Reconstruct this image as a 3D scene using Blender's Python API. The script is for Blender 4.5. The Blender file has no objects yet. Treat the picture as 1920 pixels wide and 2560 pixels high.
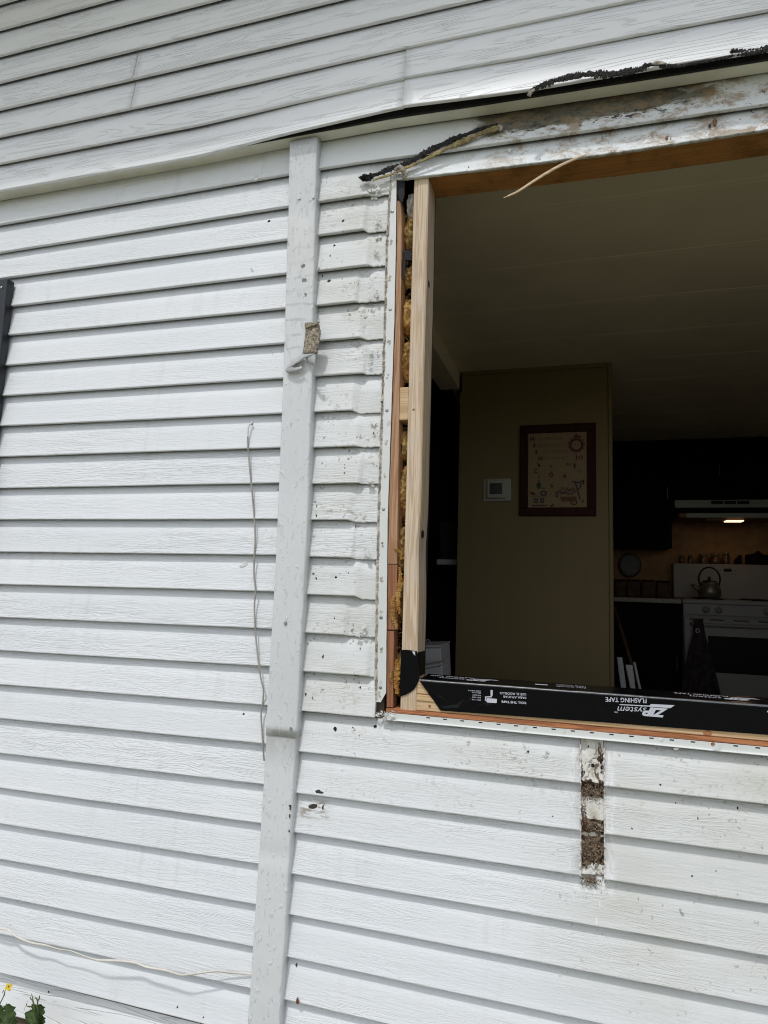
import bpy, math, random
from mathutils import Vector, Matrix, noise as mn
S = bpy.context.scene
COL = S.collection
R = random.Random(7)

# ------------------------------------------------------------------ camera
F_PX = 1622.877
CAM = Vector((0.0, -1.627259, 1.573498))
C_R = Vector((0.957755, 0.286067, 0.029510))
C_U = Vector((0.001964, -0.109117, 0.994027))
C_F = Vector((-0.287578, 0.951977, 0.105069))
cd = bpy.data.cameras.new('camera')
cam = bpy.data.objects.new('camera', cd)
COL.objects.link(cam)
cd.sensor_fit = 'HORIZONTAL'
cd.sensor_width = 36.0
cd.lens = F_PX / 1920.0 * 36.0
cd.clip_start = 0.02
cd.clip_end = 500
m3 = Matrix((C_R, C_U, -C_F)).transposed()
cam.matrix_world = Matrix.Translation(CAM) @ m3.to_4x4()
S.camera = cam

# ------------------------------------------------------------------ light
SUN_DIR = Vector((0.10, 0.46, -0.84)).normalized()
w = bpy.data.worlds.new('World')
S.world = w
w.use_nodes = True
nt = w.node_tree
bg = nt.nodes['Background']
sky = nt.nodes.new('ShaderNodeTexSky')
sky.sky_type = 'NISHITA'
sky.sun_disc = False
sky.sun_elevation = math.asin(-SUN_DIR.z)
sky.sun_rotation = math.atan2(-SUN_DIR.x, -SUN_DIR.y)
sky.air_density = 1.0
sky.dust_density = 1.2
hs = nt.nodes.new('ShaderNodeHueSaturation')
hs.inputs['Saturation'].default_value = 0.34
nt.links.new(sky.outputs[0], hs.inputs['Color'])
nt.links.new(hs.outputs[0], bg.inputs['Color'])
bg.inputs['Strength'].default_value = 0.12
sl = bpy.data.lights.new('sun', 'SUN')
sl.energy = 1.1
sl.angle = math.radians(3)
sl.color = (1.0, 0.985, 0.965)
so = bpy.data.objects.new('sun', sl)
COL.objects.link(so)
so.location = (0, -5, 8)
so.rotation_euler = SUN_DIR.to_track_quat('-Z', 'Y').to_euler()
S.view_settings.view_transform = 'Standard'
S.view_settings.look = 'None'
S.view_settings.gamma = 1.0
S.view_settings.use_curve_mapping = False
S.view_settings.exposure = 0.48
S.render.engine = 'CYCLES'
S.cycles.filter_width = 1.1
S.cycles.max_bounces = 8
S.cycles.diffuse_bounces = 5

# ------------------------------------------------------------------ helpers
def P(px, py, Y):
    """point at depth Y that the photograph (1920 x 2560) shows at px, py"""
    d = C_R * ((px - 960) / F_PX) - C_U * ((py - 1280) / F_PX) + C_F
    return CAM + d * ((Y - CAM.y) / d.y)

def Z4(x0, y0, s, pts, Y):
    return [P(x0 + a / s, y0 + b / s, Y) for a, b in pts]

def lerp(a, b, t):
    return a + (b - a) * t

def interp(tab, x):
    if x <= tab[0][0]: return tab[0][1]
    for (xa, ya), (xb, yb) in zip(tab, tab[1:]):
        if x <= xb: return lerp(ya, yb, (x - xa) / (xb - xa))
    return tab[-1][1]

def sstep(a, b, x):
    t = max(0.0, min(1.0, (x - a) / (b - a)))
    return t * t * (3 - 2 * t)

def nz(x, y=0.0, z=0.0):
    return mn.noise(Vector((x, y, z)))

def obj(name, verts, faces, mat, parent=None, smooth=False, bevel=0.0, bseg=1):
    me = bpy.data.meshes.new(name)
    off = parent_loc(parent)
    me.from_pydata([(v[0] - off.x, v[1] - off.y, v[2] - off.z) for v in verts], [], faces)
    me.validate()
    me.update()
    o = bpy.data.objects.new(name, me)
    COL.objects.link(o)
    if mat is not None:
        me.materials.append(mat)
    if parent is not None:
        o.parent = parent
    import bmesh
    bm = bmesh.new()
    bm.from_mesh(me)
    bmesh.ops.recalc_face_normals(bm, faces=bm.faces)
    if bevel > 0:
        es = [e for e in bm.edges if e.is_manifold and e.calc_face_angle(0) > 0.5]
        bmesh.ops.bevel(bm, geom=es, offset=bevel, segments=bseg, affect='EDGES', profile=0.5)
    bm.to_mesh(me)
    bm.free()
    if smooth:
        me.polygons.foreach_set('use_smooth', [True] * len(me.polygons))
    return o

def parent_loc(p):
    v = Vector((0, 0, 0))
    while p is not None:
        v += p.location
        p = p.parent
    return v

def tag(o, label, cat, group=None):
    o['label'] = label
    o['category'] = cat
    if group: o['group'] = group
    return o

def thing(name, label, cat, loc=(0, 0, 0), group=None):
    o = bpy.data.objects.new(name, None)
    o.empty_display_size = 0.05
    COL.objects.link(o)
    o.location = loc
    return tag(o, label, cat, group)

def struct(o):
    o['kind'] = 'structure'
    return o

def box_vf(x0, x1, y0, y1, z0, z1):
    v = [(x0, y0, z0), (x1, y0, z0), (x1, y1, z0), (x0, y1, z0), (x0, y0, z1), (x1, y0, z1), (x1, y1, z1), (x0, y1, z1)]
    f = [(0, 1, 2, 3), (4, 7, 6, 5), (0, 4, 5, 1), (1, 5, 6, 2), (2, 6, 7, 3), (3, 7, 4, 0)]
    return v, f

def box(name, x0, x1, y0, y1, z0, z1, mat, parent=None, bevel=0.0, bseg=1):
    v, f = box_vf(x0, x1, y0, y1, z0, z1)
    return obj(name, v, f, mat, parent, bevel=bevel, bseg=bseg)

def merge(parts):
    V, Fc = [], []
    for v, f in parts:
        n = len(V)
        V += [tuple(p) for p in v]
        Fc += [tuple(i + n for i in q) for q in f]
    return V, Fc

def grid_vf(rows):
    """rows: list of equal-length point lists"""
    n = len(rows[0])
    V = [tuple(p) for r in rows for p in r]
    Fc = []
    for i in range(len(rows) - 1):
        for j in range(n - 1):
            a = i * n + j
            Fc.append((a, a + 1, a + n + 1, a + n))
    return V, Fc

def loft_vf(rings, cap=True):
    n = len(rings[0])
    V = [tuple(p) for r in rings for p in r]
    Fc = []
    for i in range(len(rings) - 1):
        for j in range(n):
            a = i * n + j
            b = i * n + (j + 1) % n
            Fc.append((a, b, b + n, a + n))
    if cap:
        Fc.append(tuple(range(n))[::-1])
        Fc.append(tuple((len(rings) - 1) * n + j for j in range(n)))
    return V, Fc

def tube_vf(path, rad, n=8, flat=1.0, up=Vector((0, -1, 0))):
    rings = []
    for i, p in enumerate(path):
        a = path[max(0, i - 1)]
        b = path[min(len(path) - 1, i + 1)]
        t = (Vector(b) - Vector(a)).normalized()
        s = t.cross(up)
        if s.length < 1e-4: s = t.cross(Vector((1, 0, 0)))
        s.normalize()
        q = s.cross(t).normalized()
        r = rad(i) if callable(rad) else rad
        rings.append([Vector(p) + s * (r * math.cos(2 * math.pi * k / n)) + q * (r * flat * math.sin(2 * math.pi * k / n)) for k in range(n)])
    return loft_vf(rings)

def smooth_path(pts, sub=6):
    pts = [Vector(p) for p in pts]
    out = []
    for i in range(len(pts) - 1):
        p0 = pts[max(0, i - 1)]; p1 = pts[i]; p2 = pts[i + 1]; p3 = pts[min(len(pts) - 1, i + 2)]
        for k in range(sub):
            t = k / sub
            out.append(0.5 * ((2 * p1) + (p2 - p0) * t + (2 * p0 - 5 * p1 + 4 * p2 - p3) * t * t + (3 * p1 - p0 - 3 * p2 + p3) * t ** 3))
    out.append(pts[-1])
    return out

def lathe_vf(prof, cx, cy, n=20):
    rings = [[(cx + r * math.cos(2 * math.pi * k / n), cy + r * math.sin(2 * math.pi * k / n), z) for k in range(n)] for r, z in prof]
    return loft_vf(rings)

def disc_y(cx, y, cz, r, n=10, th=0.001, jag=0.0, seed=0, sx=1.0):
    """small disc facing -Y, real thickness th"""
    rr = random.Random(seed)
    ring = []
    for k in range(n):
        q = r * (1 + jag * (rr.random() * 2 - 1))
        a = 2 * math.pi * k / n
        ring.append((q * sx * math.cos(a), q * math.sin(a)))
    front = [(cx + a * 0.85, y - th, cz + b * 0.85) for a, b in ring]
    back = [(cx + a, y, cz + b) for a, b in ring]
    return loft_vf([back, front])

def prism_y(poly, y0, y1):
    """polygon of (x,z) extruded from y0 to y1"""
    a = [(x, y0, z) for x, z in poly]
    b = [(x, y1, z) for x, z in poly]
    return loft_vf([a, b])

# ------------------------------------------------------------------ materials
class MT:
    def __init__(s, name, rough=0.6, spec=0.5):
        s.m = bpy.data.materials.new(name)
        s.m.use_nodes = True
        s.nt = s.m.node_tree
        s.b = s.nt.nodes['Principled BSDF']
        s.b.inputs['Roughness'].default_value = rough
        s.b.inputs['Specular IOR Level'].default_value = spec
        s.geo = None
        s.rnd = None
    def n(s, t, **kw):
        nd = s.nt.nodes.new(t)
        for k, v in kw.items(): setattr(nd, k, v)
        return nd
    def l(s, a, b):
        s.nt.links.new(a, b)
    def val(s, sock, v):
        if hasattr(v, 'is_output') or hasattr(v, 'links'): s.l(v, sock)
        else: sock.default_value = v
    def pos(s, offset=True):
        if s.geo is None:
            g = s.n('ShaderNodeNewGeometry')
            s.geo = g.outputs['Position']
            oi = s.n('ShaderNodeObjectInfo')
            mul = s.n('ShaderNodeVectorMath', operation='SCALE')
            mul.inputs[0].default_value = (7.3, 3.1, 5.7)
            s.l(oi.outputs['Random'], mul.inputs['Scale'])
            ad = s.n('ShaderNodeVectorMath', operation='ADD')
            s.l(s.geo, ad.inputs[0]); s.l(mul.outputs[0], ad.inputs[1])
            s.geo_o = ad.outputs[0]
            s.rand = oi.outputs['Random']
        return s.geo_o if offset else s.geo
    def noise(s, scale=(1, 1, 1), k=1.0, detail=3, rough=0.5, dist=0.0, offset=True):
        mp = s.n('ShaderNodeVectorMath', operation='MULTIPLY')
        s.l(s.pos(offset), mp.inputs[0])
        mp.inputs[1].default_value = scale
        t = s.n('ShaderNodeTexNoise')
        s.l(mp.outputs[0], t.inputs['Vector'])
        t.inputs['Scale'].default_value = k
        t.inputs['Detail'].default_value = detail
        t.inputs['Roughness'].default_value = rough
        t.inputs['Distortion'].default_value = dist
        return t.outputs['Fac']
    def math(s, op, a, b=0.0, c=0.0, clamp=False):
        nd = s.n('ShaderNodeMath', operation=op)
        nd.use_clamp = clamp
        for i, v in enumerate((a, b, c)):
            if hasattr(v, 'links'): s.l(v, nd.inputs[i])
            else: nd.inputs[i].default_value = v
        return nd.outputs[0]
    def ramp(s, fac, lo, hi, out0=0.0, out1=1.0):
        nd = s.n('ShaderNodeMapRange', interpolation_type='SMOOTHSTEP')
        s.l(fac, nd.inputs['Value'])
        nd.inputs['From Min'].default_value = lo
        nd.inputs['From Max'].default_value = hi
        nd.inputs['To Min'].default_value = out0
        nd.inputs['To Max'].default_value = out1
        return nd.outputs['Result']
    def mix(s, fac, a, b):
        nd = s.n('ShaderNodeMix', data_type='RGBA')
        s.val(nd.inputs[0], fac)
        for sock, v in ((nd.inputs[6], a), (nd.inputs[7], b)):
            if hasattr(v, 'links'): s.l(v, sock)
            else: sock.default_value = (v[0], v[1], v[2], 1)
        return nd.outputs[2]
    def xyz(s):
        sp = s.n('ShaderNodeSeparateXYZ')
        s.pos()
        s.l(s.geo, sp.inputs[0])
        return sp.outputs
    def color(s, c):
        if hasattr(c, 'links'): s.l(c, s.b.inputs['Base Color'])
        else: s.b.inputs['Base Color'].default_value = (c[0], c[1], c[2], 1)
    def bump(s, h, strength=0.5, dist=0.002):
        nd = s.n('ShaderNodeBump')
        nd.inputs['Strength'].default_value = strength
        nd.inputs['Distance'].default_value = dist
        s.l(h, nd.inputs['Height'])
        s.l(nd.outputs[0], s.b.inputs['Normal'])
    def band(s, coord, a0, a1, b1, b0):
        """1 between a1 and b1, soft to a0 / b0"""
        return s.math('MULTIPLY', s.ramp(coord, a0, a1), s.ramp(coord, b1, b0, 1.0, 0.0))

def simple(name, c, rough=0.6, var=0.12, scale=8.0, bump=0.0, bscale=60.0, metallic=0.0, spec=0.5, bdist=0.002):
    t = MT(name, rough, spec)
    f = t.noise((1, 1, 1), scale, 4)
    t.color(t.mix(t.ramp(f, 0.3, 0.7), [x * (1 - var) for x in c], [min(1, x * (1 + var)) for x in c]))
    t.b.inputs['Metallic'].default_value = metallic
    if bump > 0:
        t.bump(t.noise((1, 1, 1), bscale, 4), bump, bdist)
    return t.m

WHITE = (0.775, 0.785, 0.79)

def siding_material():
    """painted hardboard, embossed grain, weather marks"""
    t = MT('painted_siding', 0.52, 0.35)
    x, y, z = t.xyz()
    n1 = t.noise((5.0, 20, 62), 1.0, 3, 0.55, 0.7)
    rid = t.math('SINE', t.math('MULTIPLY', n1, 46.0))
    n2 = t.noise((22, 30, 210), 1.0, 3, 0.6, 0.3)
    n3 = t.noise((1, 1, 1), 260.0, 2, 0.6)
    amp = t.math('MULTIPLY', t.ramp(t.noise((2.4, 2, 9), 1.0, 2), 0.35, 0.62, 0.25, 1.0), t.math('ADD', t.math('MULTIPLY', t.rand, 0.9), 0.35))
    h = t.math('ADD', t.math('MULTIPLY', t.math('MULTIPLY', rid, 0.34), amp), t.math('ADD', t.math('MULTIPLY', n2, 0.9), t.math('MULTIPLY', n3, 0.22)))
    t.bump(h, 0.62, 0.0017)
    # weathering grows towards the stripped window
    near = t.math('MULTIPLY', t.ramp(x, -0.95, -0.62), t.ramp(z, 0.85, 1.30))
    under = t.math('MULTIPLY', t.ramp(x, -0.25, 0.15), t.ramp(z, 0.45, 0.85))
    broad = t.ramp(t.noise((2.2, 2, 5), 1.0, 4, 0.6, 0.0, False), 0.38, 0.66)
    c0 = t.mix(t.ramp(t.noise((1.5, 1, 4), 1.0, 4), 0.3, 0.7), (0.735, 0.760, 0.788), (0.775, 0.795, 0.815))
    wf = t.math('MULTIPLY', t.math('MAXIMUM', near, under), t.math('ADD', t.math('ADD', t.math('MULTIPLY', broad, 0.55), 0.28), t.math('MULTIPLY', under, 0.22)), 0, True)
    strk = t.math('MULTIPLY', t.ramp(t.noise((34, 20, 1.6), 1.0, 3, 0.6), 0.50, 0.74), t.ramp(t.noise((3, 3, 3), 1.0, 2, 0.5, 0, False), 0.42, 0.62))
    c0 = t.mix(t.math('MULTIPLY', strk, 0.22), c0, (0.50, 0.50, 0.46))
    c0 = t.mix(t.math('MULTIPLY', t.rand, 0.16), c0, (0.66, 0.67, 0.66))
    c1 = t.mix(wf, c0, (0.59, 0.595, 0.55))
    # grime specks
    sp = t.noise((1, 1, 0.8), 95.0, 2, 0.5, 0.4)
    spm = t.math('MULTIPLY', t.ramp(sp, 0.64, 0.70), t.math('MULTIPLY', t.math('MAXIMUM', near, t.math('MULTIPLY', under, 0.75)), t.ramp(t.noise((9, 9, 14), 1.0, 2), 0.45, 0.62)))
    c2 = t.mix(t.math('MULTIPLY', spm, 0.8), c1, (0.16, 0.14, 0.115))
    # brown rub marks on single boards
    rub = t.math('MULTIPLY', t.ramp(t.noise((60, 40, 90), 1.0, 5, 0.75, 0.5), 0.52, 0.66), t.math('MULTIPLY', near, t.ramp(t.noise((8, 8, 10), 1.0, 2, 0.5, 0, False), 0.47, 0.62)))
    c3 = t.mix(t.math('MULTIPLY', rub, 0.75), c2, (0.35, 0.30, 0.23))
    # one dark smear left of the patch
    sm = t.math('MULTIPLY', t.band(x, -0.71, -0.685, -0.645, -0.60), t.band(z, 0.947, 0.965, 0.993, 1.012))
    smn = t.math('MULTIPLY', sm, t.ramp(t.noise((18, 10, 70), 1.0, 4, 0.7, 0.0, False), 0.44, 0.60))
    c4 = t.mix(t.math('MULTIPLY', smn, 0.9), c3, (0.30, 0.27, 0.22))
    # fresh white smears left beside the pulled-off batten
    smx = t.math('MAXIMUM', t.band(x, -0.030, -0.014, 0.004, 0.006), t.band(x, 0.052, 0.054, 0.066, 0.084))
    smw = t.math('MULTIPLY', t.math('MULTIPLY', smx, t.band(z, 0.86, 0.92, 1.19, 1.215)), t.ramp(t.noise((60, 40, 22), 1.0, 4, 0.65, 0.4), 0.40, 0.60))
    c4 = t.mix(t.math('MULTIPLY', smw, 0.85), c4, (0.83, 0.84, 0.85))
    t.color(c4)
    return t.m

def head_siding_material():
    """the two courses over the opening: mildew, tar stain, rust runs"""
    t = MT('mildewed_siding', 0.5, 0.4)
    x, y, z = t.xyz()
    n1 = t.noise((5.0, 20, 62), 1.0, 3, 0.55, 0.7)
    h = t.math('ADD', t.math('MULTIPLY', t.math('SINE', t.math('MULTIPLY', n1, 46.0)), 0.2), t.noise((22, 30, 210), 1.0, 3))
    t.bump(h, 0.35, 0.0012)
    base = t.mix(t.ramp(t.noise((2, 2, 6), 1.0, 4), 0.3, 0.7), (0.70, 0.735, 0.74), (0.76, 0.785, 0.79))
    # mildew: thick on the upper course in the middle of the opening
    zone = t.math('MULTIPLY', t.band(x, -0.34, -0.20, 0.12, 0.50), t.ramp(z, 2.742, 2.795))
    md = t.ramp(t.math('ADD', t.noise((13, 13, 30), 1.0, 7, 0.8, 0.7, False), t.math('MULTIPLY', zone, 0.50)), 0.66, 0.84)
    reg = t.math('MULTIPLY', t.ramp(x, -0.42, -0.22), t.ramp(z, 2.735, 2.765))
    c1 = t.mix(t.math('MULTIPLY', t.math('MULTIPLY', md, reg), 0.93), base, t.mix(t.ramp(t.noise((40, 40, 60), 1.0, 5, 0.7, 0.3, False), 0.35, 0.65), (0.030, 0.027, 0.016), (0.15, 0.14, 0.095)))
    # black crust where the old flashing sat
    cr = t.math('MULTIPLY', t.ramp(t.noise((26, 20, 70), 1.0, 5, 0.7, 0.6, False), 0.53, 0.58), t.math('MULTIPLY', t.band(x, -0.24, -0.16, 0.20, 0.30), t.band(z, 2.748, 2.755, 2.772, 2.785)))
    c2 = t.mix(cr, c1, (0.016, 0.013, 0.010))
    # rust / tan blotches
    tan = t.math('MULTIPLY', t.ramp(t.noise((14, 10, 24), 1.0, 6, 0.78, 0.4, False), 0.45, 0.62), t.ramp(x, -0.40, -0.1))
    c3 = t.mix(t.math('MULTIPLY', tan, 0.8), c2, (0.30, 0.205, 0.11))
    sp = t.math('MULTIPLY', t.ramp(t.noise((1, 1, 1), 105.0, 3, 0.6, 0.3, False), 0.645, 0.69), t.ramp(x, -0.42, -0.05))
    c4 = t.mix(t.math('MULTIPLY', sp, 0.85), c3, (0.05, 0.045, 0.035))
    t.color(c4)
    return t.m

def vinyl_material():
    """upper cladding: smooth, incised wood-grain lines"""
    t = MT('grained_vinyl', 0.42, 0.45)
    n1 = t.noise((0.8, 2, 15), 1.0, 2.6, 0.55, 0.35)
    fr = t.math('FRACT', t.math('MULTIPLY', n1, 21.0))
    pp = t.math('ABSOLUTE', t.math('SUBTRACT', fr, 0.5))
    gate = t.ramp(t.noise((4, 5, 30), 1.0, 2), 0.40, 0.52)
    line = t.math('MULTIPLY', t.ramp(pp, 0.02, 0.10, 1.0, 0.0), gate)
    fine = t.noise((60, 60, 240), 1.0, 2)
    t.bump(t.math('SUBTRACT', t.math('MULTIPLY', fine, 0.10), t.math('MULTIPLY', line, 0.8)), 0.8, 0.0020)
    base = t.mix(t.ramp(t.noise((1.2, 1, 3), 1.0, 3), 0.3, 0.7), (0.845, 0.858, 0.875), (0.87, 0.882, 0.895))
    t.color(t.mix(t.math('MULTIPLY', line, 0.22), base, (0.42, 0.43, 0.44)))  # groove lines darkened in colour: grime and groove shading together
    return t.m

def batten_material():
    t = MT('painted_batten', 0.48, 0.4)
    x, y, z = t.xyz()
    n1 = t.noise((52, 20, 5.0), 1.0, 3, 0.55, 0.7)
    rid = t.math('SINE', t.math('MULTIPLY', n1, 24.0))
    n2 = t.noise((90, 60, 22), 1.0, 3, 0.6, 0.8)
    drip = t.ramp(t.noise((110, 40, 38), 1.0, 2, 0.5, 0.4), 0.60, 0.72)
    t.bump(t.math('ADD', t.math('ADD', t.math('MULTIPLY', rid, 0.10), t.math('MULTIPLY', drip, 0.7)), t.math('MULTIPLY', n2, 0.6)), 0.8, 0.0019)
    base = t.mix(t.ramp(t.noise((3, 3, 2), 1.0, 4), 0.3, 0.7), (0.655, 0.675, 0.69), (0.715, 0.73, 0.74))
    # rub lines across the strip where old fixings scraped it
    bars = t.ramp(t.math('SINE', t.math('ADD', t.math('MULTIPLY', z, 150.0), t.math('MULTIPLY', t.noise((9, 9, 9), 1.0, 2), 6.0))), 0.72, 0.98)
    zone = t.band(z, 2.08, 2.24, 2.50, 2.60)
    g = t.math('MULTIPLY', t.math('MULTIPLY', bars, zone), t.ramp(t.noise((30, 10, 30), 1.0, 3), 0.36, 0.60))
    c1 = t.mix(t.math('MULTIPLY', g, 0.38), base, (0.34, 0.33, 0.31))
    pale = t.math('MULTIPLY', t.band(z, 2.26, 2.34, 2.60, 2.625), t.ramp(t.noise((14, 10, 5), 1.0, 4), 0.35, 0.6))
    c2 = t.mix(t.math('MULTIPLY', pale, 0.55), c1, (0.74, 0.74, 0.72))
    # patchy darker grey below the joint, fading downward
    j = t.math('MULTIPLY', t.band(z, 1.06, 1.16, 1.175, 1.178), t.ramp(t.noise((40, 10, 12), 1.0, 3), 0.30, 0.62))
    c3 = t.mix(t.math('MULTIPLY', j, 0.55), c2, (0.33, 0.33, 0.31))
    top = t.math('MULTIPLY', t.ramp(z, 1.95, 2.25), t.ramp(t.noise((38, 10, 14), 1.0, 5, 0.75, 0.5), 0.54, 0.70))
    c3 = t.mix(t.math('MULTIPLY', top, 0.5), c3, (0.36, 0.35, 0.32))
    fl_ = t.math('MULTIPLY', t.ramp(t.noise((120, 40, 60), 1.0, 3, 0.6, 0.6), 0.66, 0.72), 0.5)
    c3 = t.mix(fl_, c3, (0.40, 0.40, 0.39))
    t.color(c3)
    return t.m

def wood_material(name, c_a, c_b, axis='z', rough=0.7, grain=1.0, wear=None, spec=0.25):
    t = MT(name, rough, spec)
    sc = {'z': (75, 75, 2.2), 'x': (2.2, 75, 75), 'y': (75, 2.2, 75)}[axis]
    sf = {'z': (420, 420, 14), 'x': (14, 420, 420), 'y': (420, 14, 420)}[axis]
    n1 = t.noise(sc, 1.0, 3, 0.5, 0.35)
    rings = t.ramp(t.math('SINE', t.math('MULTIPLY', n1, 34.0)), -0.9, 0.95)
    fib = t.noise(sf, 1.0, 2, 0.6)
    k = t.math('ADD', t.math('MULTIPLY', rings, 0.75), t.math('MULTIPLY', fib, 0.45), 0, True)
    col = t.mix(k, c_b, c_a)
    if wear:
        col = t.mix(t.math('MULTIPLY', t.ramp(t.noise((9, 9, 9), 1.0, 5, 0.65), 0.48, 0.66), 0.65), col, wear)
    t.color(col)
    t.bump(t.math('ADD', t.math('MULTIPLY', fib, 0.5 * grain), t.math('MULTIPLY', rings, 0.25 * grain)), 0.35, 0.0008)
    return t.m

def flange_material():
    t = MT('painted_flange', 0.45, 0.4)
    base = t.mix(t.ramp(t.noise((4, 4, 5), 1.0, 4), 0.3, 0.7), (0.68, 0.70, 0.675), (0.76, 0.77, 0.755))
    st = t.ramp(t.noise((32, 30, 24), 1.0, 4, 0.65, 0.5), 0.63, 0.70)
    c = t.mix(t.math('MULTIPLY', st, 0.45), base, (0.42, 0.38, 0.31))
    t.color(c)
    t.bump(t.noise((40, 40, 40), 1.0, 3), 0.15, 0.001)
    return t.m

def rot_material():
    """painted wood eaten by rot: white crust over brown"""
    t = MT('rotten_board', 0.85, 0.2)
    f = t.noise((24, 24, 21), 1.0, 5, 0.65, 0.8)
    x, y, z = t.xyz()
    bias = t.math('ADD', t.band(z, 1.085, 1.10, 1.118, 1.135), t.math('ADD', t.band(z, 1.005, 1.015, 1.04, 1.045), t.math('ADD', t.band(z, 0.94, 0.955, 1.0, 1.006), t.band(z, 0.895, 0.90, 0.918, 0.922))))
    k = t.ramp(t.math('ADD', f, t.math('MULTIPLY', bias, 0.22)), 0.545, 0.60)
    br = t.mix(t.ramp(t.noise((70, 70, 70), 1.0, 3), 0.35, 0.65), (0.045, 0.028, 0.018), (0.19, 0.13, 0.085))
    wh = t.mix(t.ramp(t.noise((30, 30, 14), 1.0, 4), 0.45, 0.7), (0.72, 0.71, 0.67), (0.50, 0.46, 0.38))
    t.color(t.mix(k, wh, br))
    t.bump(t.math('ADD', t.math('MULTIPLY', k, -1.2), t.noise((120, 120, 120), 1.0, 3)), 0.8, 0.003)
    return t.m

def tape_material():
    t = MT('black_flashing_tape', 0.15, 0.17)
    t.color((0.0030, 0.0033, 0.0042))
    n = t.noise((16, 10, 30), 1.0, 3, 0.5, 0.6)
    t.bump(t.math('ADD', n, t.math('MULTIPLY', t.noise((160, 160, 160), 1.0, 2), 0.05)), 0.25, 0.003)
    return t.m

def insul_material():
    t = MT('fibreglass', 0.95, 0.05)
    f = t.noise((30, 30, 12), 1.0, 4, 0.6, 0.6)
    g = t.noise((8, 8, 5), 1.0, 2)
    c = t.mix(t.ramp(f, 0.3, 0.7), (0.36, 0.16, 0.03), (0.66, 0.45, 0.17))
    c = t.mix(t.math('MULTIPLY', t.ramp(g, 0.45, 0.62), 0.7), c, (0.25, 0.19, 0.085))
    t.color(c)
    t.bump(t.noise((180, 180, 60), 1.0, 3, 0.7), 0.7, 0.003)
    return t.m

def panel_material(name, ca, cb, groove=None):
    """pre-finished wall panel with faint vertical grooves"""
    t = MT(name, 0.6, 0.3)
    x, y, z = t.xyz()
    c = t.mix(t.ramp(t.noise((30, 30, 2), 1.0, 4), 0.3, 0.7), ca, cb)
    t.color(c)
    if groove:
        g = t.ramp(t.math('ABSOLUTE', t.math('SUBTRACT', t.math('FRACT', t.math('MULTIPLY', x, groove)), 0.5)), 0.0, 0.02)
        t.bump(g, 0.5, 0.003)
    return t.m

M = {}
M['siding'] = siding_material()
M['head'] = head_siding_material()
M['vinyl'] = vinyl_material()
M['batten'] = batten_material()
M['flange'] = flange_material()
M['rot'] = rot_material()
M['tape'] = tape_material()
M['insul'] = insul_material()
M['fold'] = simple('fold_highlight', (0.055, 0.057, 0.062), 0.32, 0.25, 25, 0.5, 60, spec=0.9)  # paler than the tape: the edge highlight is held in this colour
M['sheath'] = simple('old_sheathing', (0.10, 0.075, 0.05), 0.9, 0.3, 12)
M['soffit'] = simple('cream_soffit', (0.78, 0.77, 0.69), 0.55, 0.06, 14, 0.1, 40)
M['black'] = simple('felt_and_gap_black', (0.012, 0.012, 0.013), 0.85, 0.3, 30, 0.4, 90)
M['tar'] = simple('crusted_tar', (0.018, 0.017, 0.015), 0.75, 0.5, 90, 0.9, 240, bdist=0.004)
M['pine'] = wood_material('new_pine', (0.68, 0.55, 0.41), (0.46, 0.33, 0.21), 'z', 0.65, 1.0, (0.60, 0.50, 0.40))
M['pine_x'] = wood_material('sill_pine', (0.66, 0.47, 0.28), (0.47, 0.31, 0.16), 'x', 0.65)
M['cedar'] = wood_material('old_cedar', (0.34, 0.155, 0.085), (0.22, 0.092, 0.048), 'z', 0.8, 1.6)
M['cedar_p'] = wood_material('pale_cedar', (0.50, 0.31, 0.19), (0.32, 0.165, 0.085), 'z', 0.8, 1.6)
M['cedar_x'] = wood_material('sill_cedar', (0.46, 0.20, 0.09), (0.27, 0.105, 0.05), 'x', 0.8, 1.8)
M['header'] = wood_material('old_header', (0.54, 0.25, 0.08), (0.38, 0.17, 0.055), 'x', 0.75, 1.0, (0.22, 0.10, 0.035))
M['caulk'] = simple('dirty_caulk', (0.47, 0.43, 0.37), 0.75, 0.45, 45, 0.6, 150, bdist=0.003)
M['nail'] = simple('galvanised_nail', (0.30, 0.31, 0.31), 0.45, 0.2, 60, metallic=0.7)
M['hole'] = simple('dark_hole', (0.012, 0.011, 0.010), 0.9, 0.3, 50)
M['chip'] = simple('loose_paint', (0.70, 0.70, 0.68), 0.6, 0.15, 60, 0.4, 120)
M['bug'] = simple('dark_fleck', (0.045, 0.038, 0.030), 0.8, 0.4, 90)
M['shutter'] = simple('navy_shutter', (0.012, 0.014, 0.020), 0.38, 0.15, 20, 0.12, 180)
M['screw'] = simple('screw_head', (0.55, 0.55, 0.56), 0.3, 0.1, 40, metallic=0.8)
M['cord'] = simple('grey_cord', (0.34, 0.315, 0.285), 0.6, 0.2, 20)
M['cable'] = simple('ivory_cable', (0.66, 0.63, 0.57), 0.5, 0.1, 15)
M['scrap'] = simple('weathered_tape', (0.30, 0.26, 0.195), 0.85, 0.55, 150, 1.0, 220, bdist=0.004)
M['scrap_g'] = simple('grey_tape_back', (0.42, 0.43, 0.43), 0.4, 0.12, 30, 0.3, 60)
M['splinter'] = wood_material('raw_splinter', (0.70, 0.55, 0.38), (0.52, 0.37, 0.22), 'x', 0.7)
M['debris'] = simple('nest_debris', (0.20, 0.145, 0.095), 0.9, 0.5, 120)
M['print'] = simple('silver_print', (0.56, 0.57, 0.64), 0.4, 0.03, 9)
M['leaf'] = simple('celandine_leaf', (0.055, 0.095, 0.028), 0.55, 0.35, 60, 0.3, 120)
M['stem'] = simple('plant_stem', (0.10, 0.13, 0.05), 0.6, 0.2, 40)
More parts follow.
